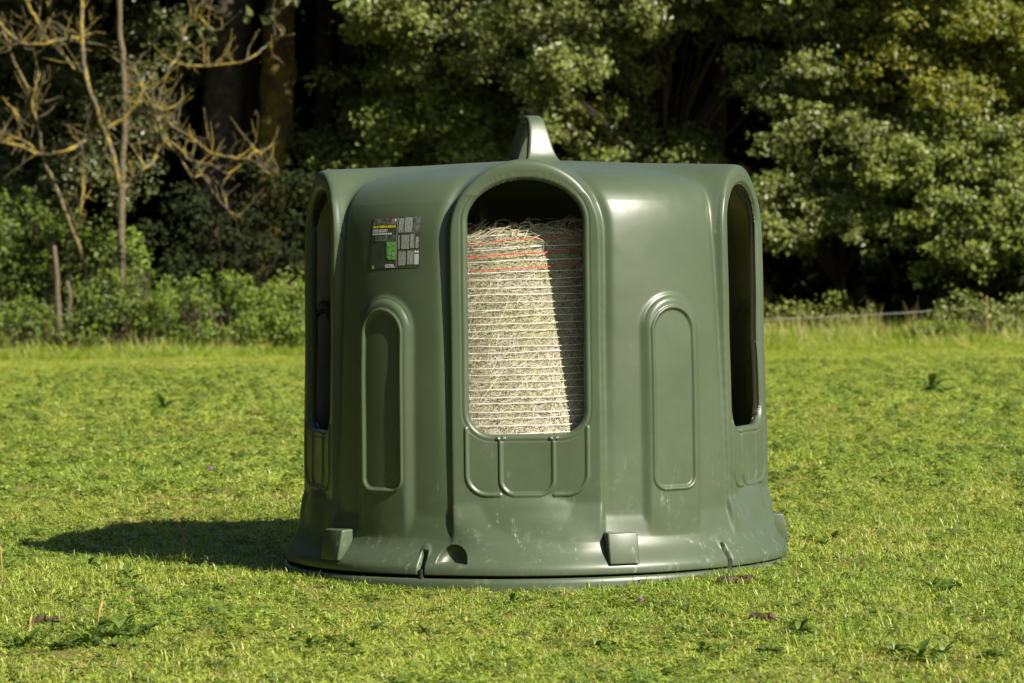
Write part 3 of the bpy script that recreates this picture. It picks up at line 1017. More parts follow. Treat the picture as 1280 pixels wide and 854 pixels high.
def lawn():
    P_, R_, S_, I_ = [], [], [], []
    for (d0, d1, dens, sx, sz) in ((6.2, 10, 900, .85, .80), (10, 14, 640, .95, .85), (14, 22, 260, 1.35, .9), (22, 38, 80, 2.2, 1.0), (38, 75.6, 28, 3.6, 1.25)):
        x, y = zone(d0, d1, dens)
        n = len(x)
        v = vnoise(x, y, 2.4, 3) + .7 * vnoise(x, y, 7, 4)
        bare = (vnoise(x, y, 4.5, 9) + .6 * vnoise(x, y, 11, 10)) > .66
        keep = ~bare | (rng.random(n) < .16)
        x, y, v = x[keep], y[keep], v[keep]; n = len(x)
        P_.append(np.stack([x, y, hgt(x, y) - .002], -1))
        R_.append(np.stack([rng.normal(0, .12, n), rng.normal(0, .12, n), rng.uniform(0, 2 * PI, n)], -1))
        s = rng.uniform(.75, 1.2, n)
        zf = np.clip(.92 + .62 * v, .42, 1.9) * np.where(rng.random(n) < .05, 1.7, 1)
        S_.append(np.stack([s * sx, s * sx, s * sz * zf], -1))
        p = np.array([.30, .27, .20, .15, .08])
        ii = rng.choice(5, n, p=p)
        dry = (vnoise(x, y, 3.6, 41) + .7 * vnoise(x, y, 9.5, 42)) > .55
        ii[dry & (rng.random(n) < .55)] = 4
        I_.append(ii)
    # longer blades left standing against the foot of the feeder
    n = 520
    a = rng.uniform(0, 2 * PI, n); q = .992 + rng.gamma(1.3, .016, n)
    x, y = FX + q * np.sin(a), -q * np.cos(a)
    P_.append(np.stack([x, y, hgt(x, y) - .002], -1)); R_.append(np.stack([rng.normal(0, .12, n), rng.normal(0, .12, n), rng.uniform(0, 2 * PI, n)], -1))
    s = rng.uniform(.5, .9, n); S_.append(np.stack([s, s, rng.uniform(.6, 1.5, n)], -1)); I_.append(rng.choice(5, n))
    o = scatter('meadow_grass', np.concatenate(P_), np.concatenate(R_), np.concatenate(S_), GP, np.concatenate(I_))
    tag(o, 'short grazed yellow green grass covering the whole meadow', 'grass', kind='stuff')
    # clover and small herbs, in patches
    cp = [clover_tuft('clover_tuft', 12, .055, 21, M['clover']), clover_tuft('clover_tuft', 9, .05, 22, M['weed'], (.009, .017), (.010, .045))]
    P_, R_, S_, I_ = [], [], [], []
    for (d0, d1, dens, sx) in ((6.2, 14, 460, .49), (14, 24, 130, .85), (24, 50, 26, 1.4)):
        x, y = zone(d0, d1, dens)
        v = vnoise(x, y, 3.0, 15) + .8 * vnoise(x, y, 8.5, 16)
        m = (v > .40) | (rng.random(len(x)) < .40)
        x, y = x[m], y[m]; n = len(x)
        P_.append(np.stack([x, y, hgt(x, y)], -1))
        R_.append(np.stack([rng.normal(0, .1, n), rng.normal(0, .1, n), rng.uniform(0, 2 * PI, n)], -1))
        s = rng.uniform(.7, 1.25, n) * sx
        S_.append(np.stack([s, s, s * .95], -1)); I_.append((rng.random(n) < .3).astype(int))
    o = scatter('clover', np.concatenate(P_), np.concatenate(R_), np.concatenate(S_), cp, np.concatenate(I_))
    tag(o, 'dark green clover and small round-leaved herbs growing in patches through the grass', 'clover', kind='stuff')
    # rough margin in front of the wood
    tp = [blade_tuft('tall_tuft', 40, .26, .25, .62, .011, (.5, 2.3), M['tall'], 31, .10), blade_tuft('tall_tuft', 40, .30, .18, .45, .014, (.8, 2.6), M['tall'], 32, .05),
          blade_tuft('tall_tuft', 18, .22, .40, .95, .007, (.2, 1.3), M['tall'], 33, .4)]
    n = 23000
    x = rng.uniform(-25, 25, n); y = 51.5 + rng.beta(2.2, 1.5, n) * 15.5 + 1.1 * np.sin(x * .8) + .8 * np.sin(x * 2.3) + .5 * np.sin(x * 6.1)
    hh = np.clip((y - 52.0) / 9.5, .36, 1.0) * np.where(x > 4.5, 1.0, 1.15) * rng.uniform(.55, 1.5, n)
    sc_ = rng.uniform(.6, 1.15, n)
    o = scatter('tall_margin_grass', np.stack([x, y, hgt(x, y)], -1), np.stack([rng.normal(0, .1, n), rng.normal(0, .1, n), rng.uniform(0, 6.28, n)], -1),
                np.stack([sc_, sc_, sc_ * hh], -1), tp, rng.choice(3, n, p=[.45, .42, .13]))
    tag(o, 'tall uncut grass and straw coloured stems along the edge of the wood', 'grass', kind='stuff')


lawn()


# ----------------------------------------------------------------- leaves, trunks and limbs
def leaf_mesh(name, pos, nrm, size, mat, tint, aspect=.62):
    n = len(pos)
    up = rng.normal(size=(n, 3))
    nrm = nrm / (np.linalg.norm(nrm, axis=1)[:, None] + 1e-9)
    t = up - (up * nrm).sum(1)[:, None] * nrm; t /= np.linalg.norm(t, axis=1)[:, None] + 1e-9
    b = np.cross(nrm, t)
    s = size[:, None]
    fold = .16 * s * nrm
    v0 = pos - t * s * .5
    v1 = pos + b * s * aspect * .5 + fold - t * s * .08
    v2 = pos + t * s * .5 - fold * .6
    v3 = pos - b * s * aspect * .5 + fold - t * s * .08
    V_ = np.stack([v0, v1, v2, v3], 1).reshape(-1, 3)
    i = np.arange(n) * 4
    f = np.concatenate([np.stack([i, i + 1, i + 2], -1), np.stack([i, i + 2, i + 3], -1)])
    return np_mesh(name, V_, [f], mat, smooth=False, attrs={'tint': ('FACE', np.concatenate([tint, tint]))})


def clump_points(clumps, per_m2, leaf, cl=9, spread=.16, shell=.5):
    """clumps: (centre, rx, ry, rz).  Leaves sit in twig clusters spread through the outer part of each clump."""
    P_, N_ = [], []
    lobes = []
    for c, rx, ry, rz in clumps:
        if max(rx, rz) < .35: lobes.append((c, rx, ry, rz)); continue
        for _ in range(9):
            f = random.uniform(.24, .56)
            o = Vector((random.gauss(0, .62) * rx, random.gauss(0, .6) * ry, random.gauss(0, .72) * rz))
            lobes.append((Vector(c) + o, rx * f * random.uniform(.8, 1.25), ry * f, rz * f * random.uniform(.9, 1.6)))
    for c, rx, ry, rz in lobes:
        area = 4 * PI * (((rx * ry) ** 1.6 + (rx * rz) ** 1.6 + (ry * rz) ** 1.6) / 3) ** (1 / 1.6)
        nc = max(4, int(area * per_m2 / cl))
        d = rng.normal(size=(nc, 3)); d /= np.linalg.norm(d, axis=1)[:, None]
        rr = shell + (1.06 - shell) * rng.random(nc) ** .6
        lump = 1 + .22 * np.sin(d[:, 0] * 5 + c[0] * 3) * np.sin(d[:, 2] * 6 + c[2] * 5) + .14 * np.sin(d[:, 1] * 9 + c[0])
        cp = d * (rr * lump)[:, None] * np.array([rx, ry, rz])
        keep = rng.random(nc) < np.where(d[:, 2] < -.3, .55, 1.0)
        cp, d = cp[keep], d[keep]; nc = len(cp)
        o = rng.normal(size=(nc, cl, 3)) * spread * np.array([1.15, 1.15, .7])
        p = (cp[:, None, :] + o).reshape(-1, 3) + np.array(c)
        dd = np.repeat(d, cl, 0)
        nn = dd * .6 + np.array([.25, -.40, .55]) + rng.normal(size=dd.shape) * .45
        P_.append(p); N_.append(nn)
    return np.concatenate(P_), np.concatenate(N_)


def tube(path, radii, sides=8, wob=0.0, seed=0):
    """Verts and quads of a tapered tube through the points of path."""
    r_ = np.random.default_rng(seed)
    P = np.array(path, float); rad_ = np.array(radii, float)
    # resample smoothly
    m = max(2, (len(P) - 1) * 4 + 1)
    t = np.linspace(0, len(P) - 1, m); out_ = []
    for u in t:
        i = min(int(u), len(P) - 2); f = u - i
        p0, p1, p2, p3 = P[max(i - 1, 0)], P[i], P[i + 1], P[min(i + 2, len(P) - 1)]
        out_.append(.5 * ((2 * p1) + (-p0 + p2) * f + (2 * p0 - 5 * p1 + 4 * p2 - p3) * f * f + (-p0 + 3 * p1 - 3 * p2 + p3) * f ** 3))
    rad_ = np.interp(t, np.arange(len(rad_)), rad_); P = np.array(out_)
    if wob: P[1:-1] += r_.normal(size=(m - 2, 3)) * wob
    tan = np.gradient(P, axis=0); tan /= np.linalg.norm(tan, axis=1)[:, None] + 1e-9
    ref = np.array([.13, .97, .21]); V_ = []
    for i in range(m):
        a = np.cross(tan[i], ref); a /= np.linalg.norm(a) + 1e-9; b = np.cross(tan[i], a)
        for k in range(sides):
            w = 2 * PI * k / sides
            rr = rad_[i] * (1 + (.08 * math.sin(3 * w + i * .7) if sides > 6 else 0) + wob * 0)
            V_.append(P[i] + (a * math.cos(w) + b * math.sin(w)) * rr)
    F_ = []
    for i in range(m - 1):
        for k in range(sides):
            F_.append((i * sides + k, i * sides + (k + 1) % sides, (i + 1) * sides + (k + 1) % sides, (i + 1) * sides + k))
    V_.append(P[0]); V_.append(P[-1] + tan[-1] * rad_[-1] * .5)
    a0, a1 = m * sides, m * sides + 1
    T_ = [(a0, (k + 1) % sides, k) for k in range(sides)] + [(a1, (m - 1) * sides + k, (m - 1) * sides + (k + 1) % sides) for k in range(sides)]
    return np.array(V_), np.array(F_), np.array(T_)


class Tubes:
    def __init__(self): self.v, self.q, self.t, self.n, self.tq, self.tt = [], [], [], 0, [], []

    def add(self, path, radii, sides=8, wob=0, seed=0, tint=1.0):
        v, q, t = tube(path, radii, sides, wob, seed)
        self.v.append(v); self.q.append(q + self.n); self.t.append(t + self.n); self.n += len(v)
        self.tq += [tint] * len(q); self.tt += [tint] * len(t)

    def build(self, name, mat, parent=None):
        me = np_mesh(name, np.concatenate(self.v), [np.concatenate(self.q), np.concatenate(self.t)], mat, attrs={'tint': ('FACE', self.tq + self.tt)})
        return link(name, me, parent)


def clump_px(px, py, rx, ry, dist, deep=.8):
    s = dist / F_PX
    return (at(px, py, dist), rx * s, max(rx, ry) * s * deep, ry * s)


def tree(name, label, cat, base, trunk_r, height, clumps, mat, bark, leaf=.13, per=70, group=None, lean=(0, 0), hidden=(), cl=9, spread=.16, limb_r=.07):
    root = empty(name, base, label, cat, group)
    b = Vector(base)
    top = b + Vector((lean[0], lean[1], height))
    T = Tubes()
    pts = [(0, 0, -.1), (lean[0] * .2 + .05, lean[1] * .2, height * .25), (lean[0] * .5 - .08, lean[1] * .5, height * .5), (lean[0], lean[1], height)]
    T.add(pts, [trunk_r * 1.25, trunk_r, trunk_r * .8, trunk_r * .25], 12, .02, 3)
    T.build('trunk', M[bark], root)
    L = Tubes()
    for i, (c, rx, ry, rz) in enumerate(list(clumps)):
        c = Vector(c) - b
        h0 = max(.4, min(height * .8, c.z * .55))
        f = h0 / height
        s = Vector((lean[0] * f, lean[1] * f, h0))
        m = s.lerp(c, .5) + Vector((random.uniform(-.3, .3), random.uniform(-.3, .3), .25))
        L.add([s, m, c], [limb_r, limb_r * .65, limb_r * .2], 6, .03, i)
        for k in range(5):
            e = c + Vector((random.uniform(-1, 1) * rx, random.uniform(-1, 1) * ry, random.uniform(-.9, 1) * rz))
            L.add([m.lerp(c, .5), c.lerp(e, .5) + Vector((0, 0, .05)), e], [limb_r * .3, limb_r * .2, limb_r * .08], 5, .02, i * 7 + k)
    for i, (c, rx, ry, rz) in enumerate(hidden):
        c = Vector(c) - b
        h0 = height * random.uniform(.6, .95); f = h0 / height
        s = Vector((lean[0] * f, lean[1] * f, h0))
        L.add([s, s.lerp(c, .5) + Vector((random.uniform(-.3, .3), .2, -.1)), c], [limb_r * .9, limb_r * .6, limb_r * .2], 6, .03, i + 90)
    L.build('limbs', M[bark], root)
    p, n = clump_points(clumps, per, leaf, cl, spread)
    size = rng.uniform(.7, 1.25, len(p)) * leaf
    # tint by twig so that whole sprays differ a little
    tint = np.clip(np.repeat(rng.random(len(p) // cl + 1), cl)[:len(p)] * .6 + rng.random(len(p)) * .45, 0, 1)
    if hidden:
        p2, n2 = clump_points(hidden, per * .16, leaf * 2.2, cl, spread * 2)
        p = np.concatenate([p, p2]); n = np.concatenate([n, n2])
        size = np.concatenate([size, rng.uniform(.7, 1.2, len(p2)) * leaf * 2.2]); tint = np.concatenate([tint, rng.random(len(p2))])
    me = leaf_mesh('crown', p - np.array(base), n, size, M[mat], tint)
    link('crown', me, root)
    return root


def gnd(px, dist): 
    p = at(px, 440, dist); return (p.x, p.y, 0.0)


GAPS = [(815, 35, 935, 130), (945, 180, 1015, 232), (940, 318, 1125, 400), (600, 130, 690, 160), (1090, 318, 1290, 400)]


def fill(n, x0, y0, x1, y1, dist, r0=22, r1=40):
    """Further clumps, deeper in the same crown, leaving the dark hollows open."""
    o = []
    while len(o) < n:
        x, y = random.uniform(x0, x1), random.uniform(y0, y1); r = random.uniform(r0, r1)
        if any(a - 12 < x < c + 12 and b - 8 < y < d + 8 for a, b, c, d in GAPS): continue
        o.append(clump_px(x, y, r, r * random.uniform(.65, .95), dist + random.uniform(0, 2.2)))
    return o


def CL(rows, dist, jit=1.2):
    out_ = []
    for r in rows:
        d = dist + (r[4] if len(r) > 4 else random.uniform(-jit, jit))
        out_.append(clump_px(r[0], r[1], r[2], r[3], d))
    return out_


def upper(px0, px1, d, z0, z1, n, rmin=1.3, rmax=2.3):
    """Crown masses above the picture, which shade the wood."""
    o = []
    for _ in range(n):
        x = at(random.uniform(px0, px1), 300, d).x
        r = random.uniform(rmin, rmax)
        o.append((Vector((x, CAM_Y + d + random.uniform(-1.5, 2.5), random.uniform(z0, z1))), r, r, r * .7))
    return o


# --- the leafy front of the wood, from the middle to the right edge
tree('maple_tree', 'broad grey green maple whose leafy top fills the picture above the feeder', 'tree', gnd(835, 80), .30, 7.5,
     CL([(475, 10, 52, 30), (545, 25, 62, 36), (600, 62, 44, 26), (655, 20, 60, 38), (690, 62, 52, 34), (740, 20, 58, 36), (655, 102, 30, 16), (765, 60, 36, 24),
         (800, 20, 50, 28), (860, 10, 52, 26), (925, 8, 54, 22), (985, 4, 50, 22), (715, 118, 34, 22), (690, 140, 28, 18), (800, 95, 20, 14, 1.5), (530, 78, 22, 12), (1010, 38, 24, 16)], 76) + fill(22, 440, -15, 1040, 125, 76.8),
     'maple', 'bark', .145, 150, hidden=upper(470, 1010, 77, 10.4, 15, 24), spread=.13)
tree('hazel_tree', 'lower shaded hazel with dim leaves behind the left half of the feeder roof', 'tree', gnd(560, 80), .16, 6.5,
     CL([(430, 195, 44, 28), (478, 130, 40, 26), (510, 172, 46, 28), (560, 140, 40, 28), (585, 190, 52, 26), (470, 235, 60, 32), (640, 160, 34, 24), (545, 105, 30, 16), (420, 250, 40, 40),
         (560, 250, 80, 40), (450, 330, 60, 70, 1), (560, 340, 90, 70, 2)], 78.5) + fill(18, 420, 90, 680, 260, 78.5), 'hazel', 'bark', .14, 135, spread=.17)
tree('hazel_tree', 'small hazel in half shade behind the right half of the feeder roof', 'tree', gnd(790, 80), .15, 6.2,
     CL([(742, 165, 34, 30), (790, 185, 40, 22), (745, 200, 50, 22), (800, 150, 24, 16, 1), (850, 200, 44, 18), (880, 170, 24, 20, 1.5), (835, 165, 20, 14, 1.5), (800, 260, 90, 44), (720, 340, 90, 70, 2), (850, 350, 90, 70, 2)], 78),
     'hazel', 'bark', .14, 135, spread=.17)
tree('maple_tree', 'grey green maple with dense lit sprays hanging low at the right of the feeder', 'tree', gnd(1050, 80), .20, 5.0,
     CL([(950, 108, 40, 26), (1000, 100, 44, 30), (1040, 88, 26, 18), (1030, 140, 52, 28), (975, 150, 26, 20), (1075, 165, 40, 26), (1000, 178, 26, 14),
         (985, 245, 44, 22), (960, 285, 22, 26), (1035, 232, 46, 24), (1000, 290, 26, 18), (1080, 222, 40, 22), (1095, 258, 50, 20), (945, 250, 20, 30, -.5), (1050, 285, 26, 14)], 75.5) + fill(15, 940, 80, 1120, 315, 76.2),
     'maple', 'bark', .145, 155, hidden=upper(930, 1120, 76, 10.6, 13, 10), spread=.13)
tree('maple_tree', 'bright leafy maple reaching over the fence at the right edge', 'tree', gnd(1215, 79), .22, 5.2,
     CL([(1130, 190, 50, 26), (1185, 165, 50, 30), (1235, 178, 40, 28), (1275, 200, 36, 30), (1150, 225, 54, 24), (1205, 225, 56, 26), (1262, 248, 42, 28), (1180, 262, 44, 20), (1225, 285, 40, 20),
         (1275, 300, 36, 24), (1180, 312, 30, 16), (1150, 335, 14, 9), (1215, 322, 20, 12), (1330, 250, 60, 50), (1340, 330, 50, 40), (1390, 180, 60, 60)], 74.5) + fill(26, 1110, 140, 1310, 330, 75.3),
     'hazel', 'bark', .145, 155, hidden=upper(1120, 1420, 76, 10.5, 14, 14), spread=.13)
tree('yellowing_tree', 'taller tree with yellow green leaves in the top right corner', 'tree', gnd(1345, 78.5), .26, 7,
     CL([(1110, 20, 40, 26), (1130, 40, 34, 24), (1170, 30, 46, 30), (1225, 22, 50, 30), (1270, 50, 40, 34), (1190, 80, 46, 30), (1150, 100, 36, 22), (1240, 105, 46, 28), (1200, 130, 36, 18), (1285, 130, 36, 30),
         (1105, 75, 24, 16), (1340, 70, 60, 60)], 75.2) + fill(22, 1050, -15, 1310, 150, 75.6), 'yellow_leaf', 'bark', .145, 140, hidden=upper(1100, 1420, 79, 11, 16, 12), spread=.13)

# --- left part: trees in the shade behind the bare tree
tree('ivy_tree', 'ivy covered tree standing in shade behind the bare lichen tree', 'tree', gnd(60, 82), .25, 13,
     CL([(20, 40, 60, 50), (60, 110, 60, 50), (15, 150, 50, 50), (110, 60, 40, 50), (95, 170, 50, 40), (170, 90, 40, 46), (200, 30, 40, 40), (180, 180, 44, 36), (40, 215, 60, 34), (125, 235, 50, 34), (215, 130, 26, 36),
         (-60, 100, 70, 80), (-70, 220, 70, 60)], 80.5), 'ivy', 'bark', .15, 80, hidden=upper(-120, 330, 75.5, 11.2, 15, 22), spread=.18)


def trunk(label, pts, dist, radii, mat, name='old_trunk', cat='tree', group=None, crown=True):
    P = [at(x, y, dist) for x, y in pts]
    b = Vector((P[-1].x, P[-1].y, 0))
    root = empty(name, b, label, cat, group)
    T = Tubes()
    T.add([p - b for p in P[::-1]], [r * dist / F_PX for r in radii[::-1]], 18, .03, 5)
    T.build('trunk', M[mat], root)
    if crown:
        top = P[0]
        cls = [(top + Vector((random.uniform(-2, 2), random.uniform(-1, 3), random.uniform(1.6, 4.5))), 1.6, 1.6, 1.1) for _ in range(5)]
        L = Tubes()
        for i, c in enumerate(cls): L.add([top - b, (top - b).lerp(c[0] - b, .5) + Vector((0, 0, .3)), c[0] - b], [.16, .1, .03], 7, .03, i)
        L.build('limbs', M[mat], root)
        p, n = clump_points(cls, 18, .3, 9, .35)
        link('crown', leaf_mesh('crown', p - np.array(b), n, rng.uniform(.7, 1.2, len(p)) * .3, M['dark_leaf'], rng.random(len(p))), root)
    return root


trunk('stout grey brown trunk leaning in the dark wood, left of the mossy trunk', [(300, -110), (293, 0), (287, 80), (278, 170), (272, 260), (268, 434)], 80, [22, 24, 25, 26, 27, 30], 'bark')
trunk('thick mossy trunk with a swelling, lit yellow brown in the dark wood', [(362, -110), (353, 0), (348, 60), (350, 98), (344, 150), (334, 230), (326, 436)], 78.5, [17, 19, 20, 23, 20, 20, 24], 'moss')
trunk('slim dark trunk right of the mossy trunk in the shade', [(412, -110), (408, 0), (404, 120), (398, 436)], 83, [9, 10, 11, 13], 'bark')
trunk('slim dark trunk between the two thick trunks, deep in shade', [(322, -110), (318, 0), (314, 150), (312, 436)], 88, [8, 9, 9, 11], 'bark')
trunk('brown trunk in the gap under the lit right-hand sprays', [(905, -60), (900, 60), (893, 150), (885, 434)], 83, [11, 12, 13, 16], 'bark')
trunk('forked dark trunk far back beside the top edge, left of the maple', [(448, -80), (440, 20), (436, 150), (430, 436)], 87, [11, 12, 13, 15], 'bark')


# --- bare tree with yellow lichen
def lichen_tree(name, label, cat, stems, dist, base_px, seed, twigs=1.0):
    b0 = at(*base_px, dist); b = Vector((b0.x, b0.y, 0))
    root = empty(name, b, label, cat)
    rr = random.Random(seed)
    s = dist / F_PX
    for k, (nm, tint, pts, rad_) in enumerate(stems):
        T = Tubes()
        dz = [rr.uniform(-.12, .12) * i for i in range(len(pts))] if k else [0] * len(pts)
        P = [at(x, y, dist + d) - b for (x, y), d in zip(pts, dz)]
        T.add(P, [r * s * .60 for r in rad_], 9 if rad_[0] > 3 else 6, .012, k, tint)
        # side twigs
        if nm == 'branch':
            seglen = sum((P[i + 1] - P[i]).length for i in range(len(P) - 1))
            for _ in range(int(seglen * 5.5 * twigs)):
                i = rr.randrange(len(P) - 1); f = rr.random(); q = P[i].lerp(P[i + 1], f)
                L = rr.uniform(.2, 1.25)
                dirn = Vector((rr.gauss(0, .55), rr.gauss(0, .5), rr.uniform(.15, 1.2))).normalized()
                if rr.random() < .18: dirn.z *= -.7
                m = q + dirn * L * .5 + Vector((rr.uniform(-.06, .06), 0, 0)); e = m + (dirn + Vector((rr.gauss(0, .35), 0, rr.gauss(.15, .3)))).normalized() * L * .5
                T.add([q, m, e], [rr.uniform(.7, 1.2) * s, .6 * s, .3 * s], 5, .008, rr.randrange(999), rr.choice((.35, .8, 1)))
                if rr.random() < .6:
                    e2 = m + Vector((rr.gauss(0, .5), rr.gauss(0, .3), rr.gauss(.4, .4))).normalized() * L * .4
                    T.add([m, m.lerp(e2, .5), e2], [.6 * s, .45 * s, .25 * s], 5, .008, rr.randrange(999), rr.choice((.2, .8, 1)))
        T.build(nm, M['lichen'], root)
    return root


B = 'branch'
lichen_tree('lichen_tree', 'bare dead tree with yellow lichen on its forked branches', 'dead tree', [
    ('trunk', .15, [(152, 440), (153, 330), (152, 238), (156, 165), (154, 80), (150, 20), (152, -60)], [8, 7.5, 7.5, 6.5, 6, 5.5, 5]),
    (B, .75, [(152, 240), (141, 192), (130, 162), (118, 130), (108, 95), (104, 60), (103, 0), (106, -60)], [6.5, 5.5, 5.2, 5, 4.6, 4.4, 4, 3.5]),
    (B, 1, [(131, 163), (110, 174), (82, 190), (50, 194), (28, 184), (-2, 179), (-40, 176)], [4, 4.6, 4.2, 3.6, 3, 2.4, 2]),
    (B, 1, [(131, 163), (154, 148), (170, 130), (179, 112), (172, 92)], [4.6, 4.2, 3.8, 3.2, 1.4]),
    (B, .6, [(154, 238), (164, 226), (182, 210), (193, 200), (199, 178), (200, 160), (194, 140), (186, 124), (174, 98), (166, 78)], [4.4, 4, 3.6, 3.2, 3.2, 3.4, 3, 2.4, 2, 1.2]),
    (B, 1, [(190, 132), (207, 139), (213, 155), (226, 164), (246, 176), (260, 190), (282, 196), (310, 199), (322, 206), (332, 214), (347, 217)], [3.2, 3, 2.8, 2.8, 2.8, 2.6, 2.4, 2.6, 2.2, 1.8, 1.2]),
    (B, 1, [(310, 199), (316, 190), (326, 192), (328, 203)], [2.4, 2.2, 2, 1.6]),
    (B, .55, [(202, 170), (220, 182), (238, 201), (256, 222), (268, 242), (284, 262), (296, 276)], [2.6, 2.5, 2.4, 2.2, 1.9, 1.5, 1]),
    (B, 1, [(203, 172), (220, 190), (232, 208), (240, 220), (252, 219)], [2.4, 2.2, 2, 2, 1.4]),
    (B, .4, [(238, 201), (262, 206), (284, 218), (293, 224)], [1.8, 1.7, 1.4, .9]),
    (B, .8, [(194, 140), (202, 112), (212, 86), (224, 68), (228, 42), (240, 24), (250, 14), (256, -30)], [3, 2.8, 2.8, 2.8, 3, 3, 3, 2.4]),
    (B, 1, [(248, 20), (258, 30), (268, 38), (278, 35), (276, 22)], [2.6, 2.2, 2, 1.8, 1.2]),
    (B, .9, [(222, 80), (250, 83), (288, 80), (312, 74), (332, 58), (350, 47), (368, 43)], [2.6, 2.4, 2.2, 2.2, 2.4, 2, 1.3]),
    (B, .95, [(208, 138), (222, 130), (236, 118)], [2, 1.7, 1.2]),
    (B, .9, [(102, 180), (104, 205), (105, 235), (101, 262), (99, 290)], [2.4, 2.8, 2.6, 2.4, 1.6]),
    (B, .3, [(160, 158), (180, 163), (192, 166)], [2, 1.8, 1.6]),
], 70.5, (152, 440), 4)
lichen_tree('lichen_sapling', 'thin leaning bare sapling with lichen at the far left edge', 'dead tree', [
    ('trunk', .35, [(112, 440), (108, 340), (100, 312), (84, 270), (66, 226), (54, 196), (48, 160), (42, 132), (34, 108), (22, 84), (8, 50), (-2, 25)], [4.5, 4.4, 4.2, 4, 3.8, 3.6, 3.4, 3.2, 3, 2.8, 2.4, 2]),
    (B, 1, [(46, 150), (40, 128), (46, 108), (48, 92), (42, 60)], [2.8, 2.6, 2.4, 2, 1.2]),
    (B, 1, [(-30, 75), (0, 62), (24, 56), (52, 56), (78, 51), (98, 48), (114, 43), (131, 42)], [3, 3.2, 3.2, 3.4, 3.6, 3.4, 3, 2]),
    (B, .9, [(-10, 20), (2, 32), (13, 44), (28, 57)], [3.2, 3, 3, 2.8]),
    (B, .8, [(30, -20), (36, 8), (50, 32), (64, 54), (78, 68), (93, 86)], [4, 4, 4.2, 4, 3.6, 3]),
    (B, .8, [(60, 10), (66, -8), (72, -40)], [2.4, 2.2, 2]),
    (B, .7, [(50, 170), (38, 150), (22, 138), (10, 132)], [2, 1.8, 1.4, 1]),
    (B, 1, [(50, 192), (34, 178), (14, 170), (-6, 160)], [2.4, 2.2, 1.8, 1.4]),
], 71.5, (112, 440), 9, 1.2)


# --- shrubs and herbs along the margin
def bush(name, label, cat, rows, dist, mat, leaf, per, group=None, spread=.12, stems=6, jit=.6, bark='bark', one=False):
    cls = CL(rows, dist, jit)
    if mat in ('nettle', 'bush'):      # single shoots standing above the mass
        for c, rx, ry, rz in list(cls):
            for _ in range(3):
                cls.append((c + Vector((random.uniform(-.9, .9) * rx, random.uniform(-.5, .5) * ry, rz * random.uniform(.75, 1.25))), .09, .09, .22))
    cx = sum(c[0].x for c in cls) / len(cls)
    b = Vector((cx, CAM_Y + dist, 0))
    root = empty(name, b, label, cat, group)
    L = Tubes()
    for i, (c, rx, ry, rz) in enumerate(cls):
        for k in range(3):
            e = c + Vector((random.uniform(-.7, .7) * rx, random.uniform(-.6, .6) * ry, random.uniform(-.2, .8) * rz))
            s = Vector((b.x + random.uniform(-.01, .01), b.y, -.02)) if one else Vector((c.x + random.uniform(-.3, .3), b.y + random.uniform(-.2, .2), -.02))
            L.add([s - b, s.lerp(e, .5) - b + Vector((random.uniform(-.1, .1), 0, 0)), e - b], [.022, .016, .006], 5, .01, i * 3 + k)
    L.build('stems', M[bark], root)
    p, n = clump_points(cls, per, leaf, 8, spread, .35)
    ok = p[:, 2] > .03
    p, n = p[ok], n[ok]
    link('foliage', leaf_mesh('foliage', p - np.array(b), n, rng.uniform(.65, 1.25, len(p)) * leaf, M[mat], rng.random(len(p)), .6), root)
    return root


bush('elder_bush', 'dense rounded green bush at the far left edge of the meadow', 'bush', [(15, 290, 44, 36), (10, 350, 50, 36), (50, 330, 44, 40), (40, 390, 46, 34), (-50, 330, 60, 70), (85, 300, 30, 24)], 73.5, 'bush', .14, 75)
bush('elder_bush', 'low green bush around the foot of the bare lichen tree', 'bush', [(110, 350, 36, 34), (130, 395, 40, 34), (90, 400, 34, 30), (150, 350, 30, 24), (135, 318, 24, 22), (180, 385, 40, 36)], 73, 'bush', .13, 70)
bush('lime_sapling', 'small sapling with bright lime leaves beside the pale trunk', 'sapling', [(170, 296, 9, 9), (186, 318, 11, 9), (176, 332, 8, 6), (166, 314, 6, 6)], 70.5, 'lime', .16, 34, spread=.1, one=True)
bush('nettle_patch', 'bright green nettles at the meadow edge, right of the bare tree', 'plant', [(205, 388, 30, 28), (228, 402, 34, 26), (196, 415, 36, 20), (245, 372, 22, 18), (250, 410, 26, 22)], 69.3, 'nettle', .10, 150, spread=.09)
bush('nettle_patch', 'bright green nettle clump halfway between bare tree and feeder', 'plant', [(288, 376, 24, 20), (300, 400, 34, 28), (275, 415, 30, 20), (318, 388, 22, 22)], 69.3, 'nettle', .10, 150, spread=.09)
bush('nettle_patch', 'nettle clump touching the left wall of the feeder', 'plant', [(345, 385, 22, 20), (352, 408, 36, 26), (380, 405, 30, 26), (410, 415, 40, 24), (330, 418, 26, 18)], 69.3, 'nettle', .10, 150, spread=.09)
bush('nettle_patch', 'mixed green herbs round the foot of the bare lichen tree', 'plant', [(120, 398, 30, 26), (150, 404, 32, 26), (165, 375, 24, 22), (140, 372, 22, 18), (105, 418, 26, 16)], 69.5, 'bush', .11, 130, spread=.1)
bush('nettle_patch', 'low green herbs at the far left edge, in front of the round bush', 'plant', [(-20, 410, 34, 22), (15, 412, 34, 24), (50, 418, 24, 18), (35, 396, 20, 16)], 69.5, 'bush', .11, 120, spread=.1)
bush('grey_bush', 'grey green leafy shrub just left of the feeder', 'bush', [(368, 365, 18, 14), (378, 385, 20, 18), (400, 380, 24, 24)], 73, 'hazel', .12, 80)
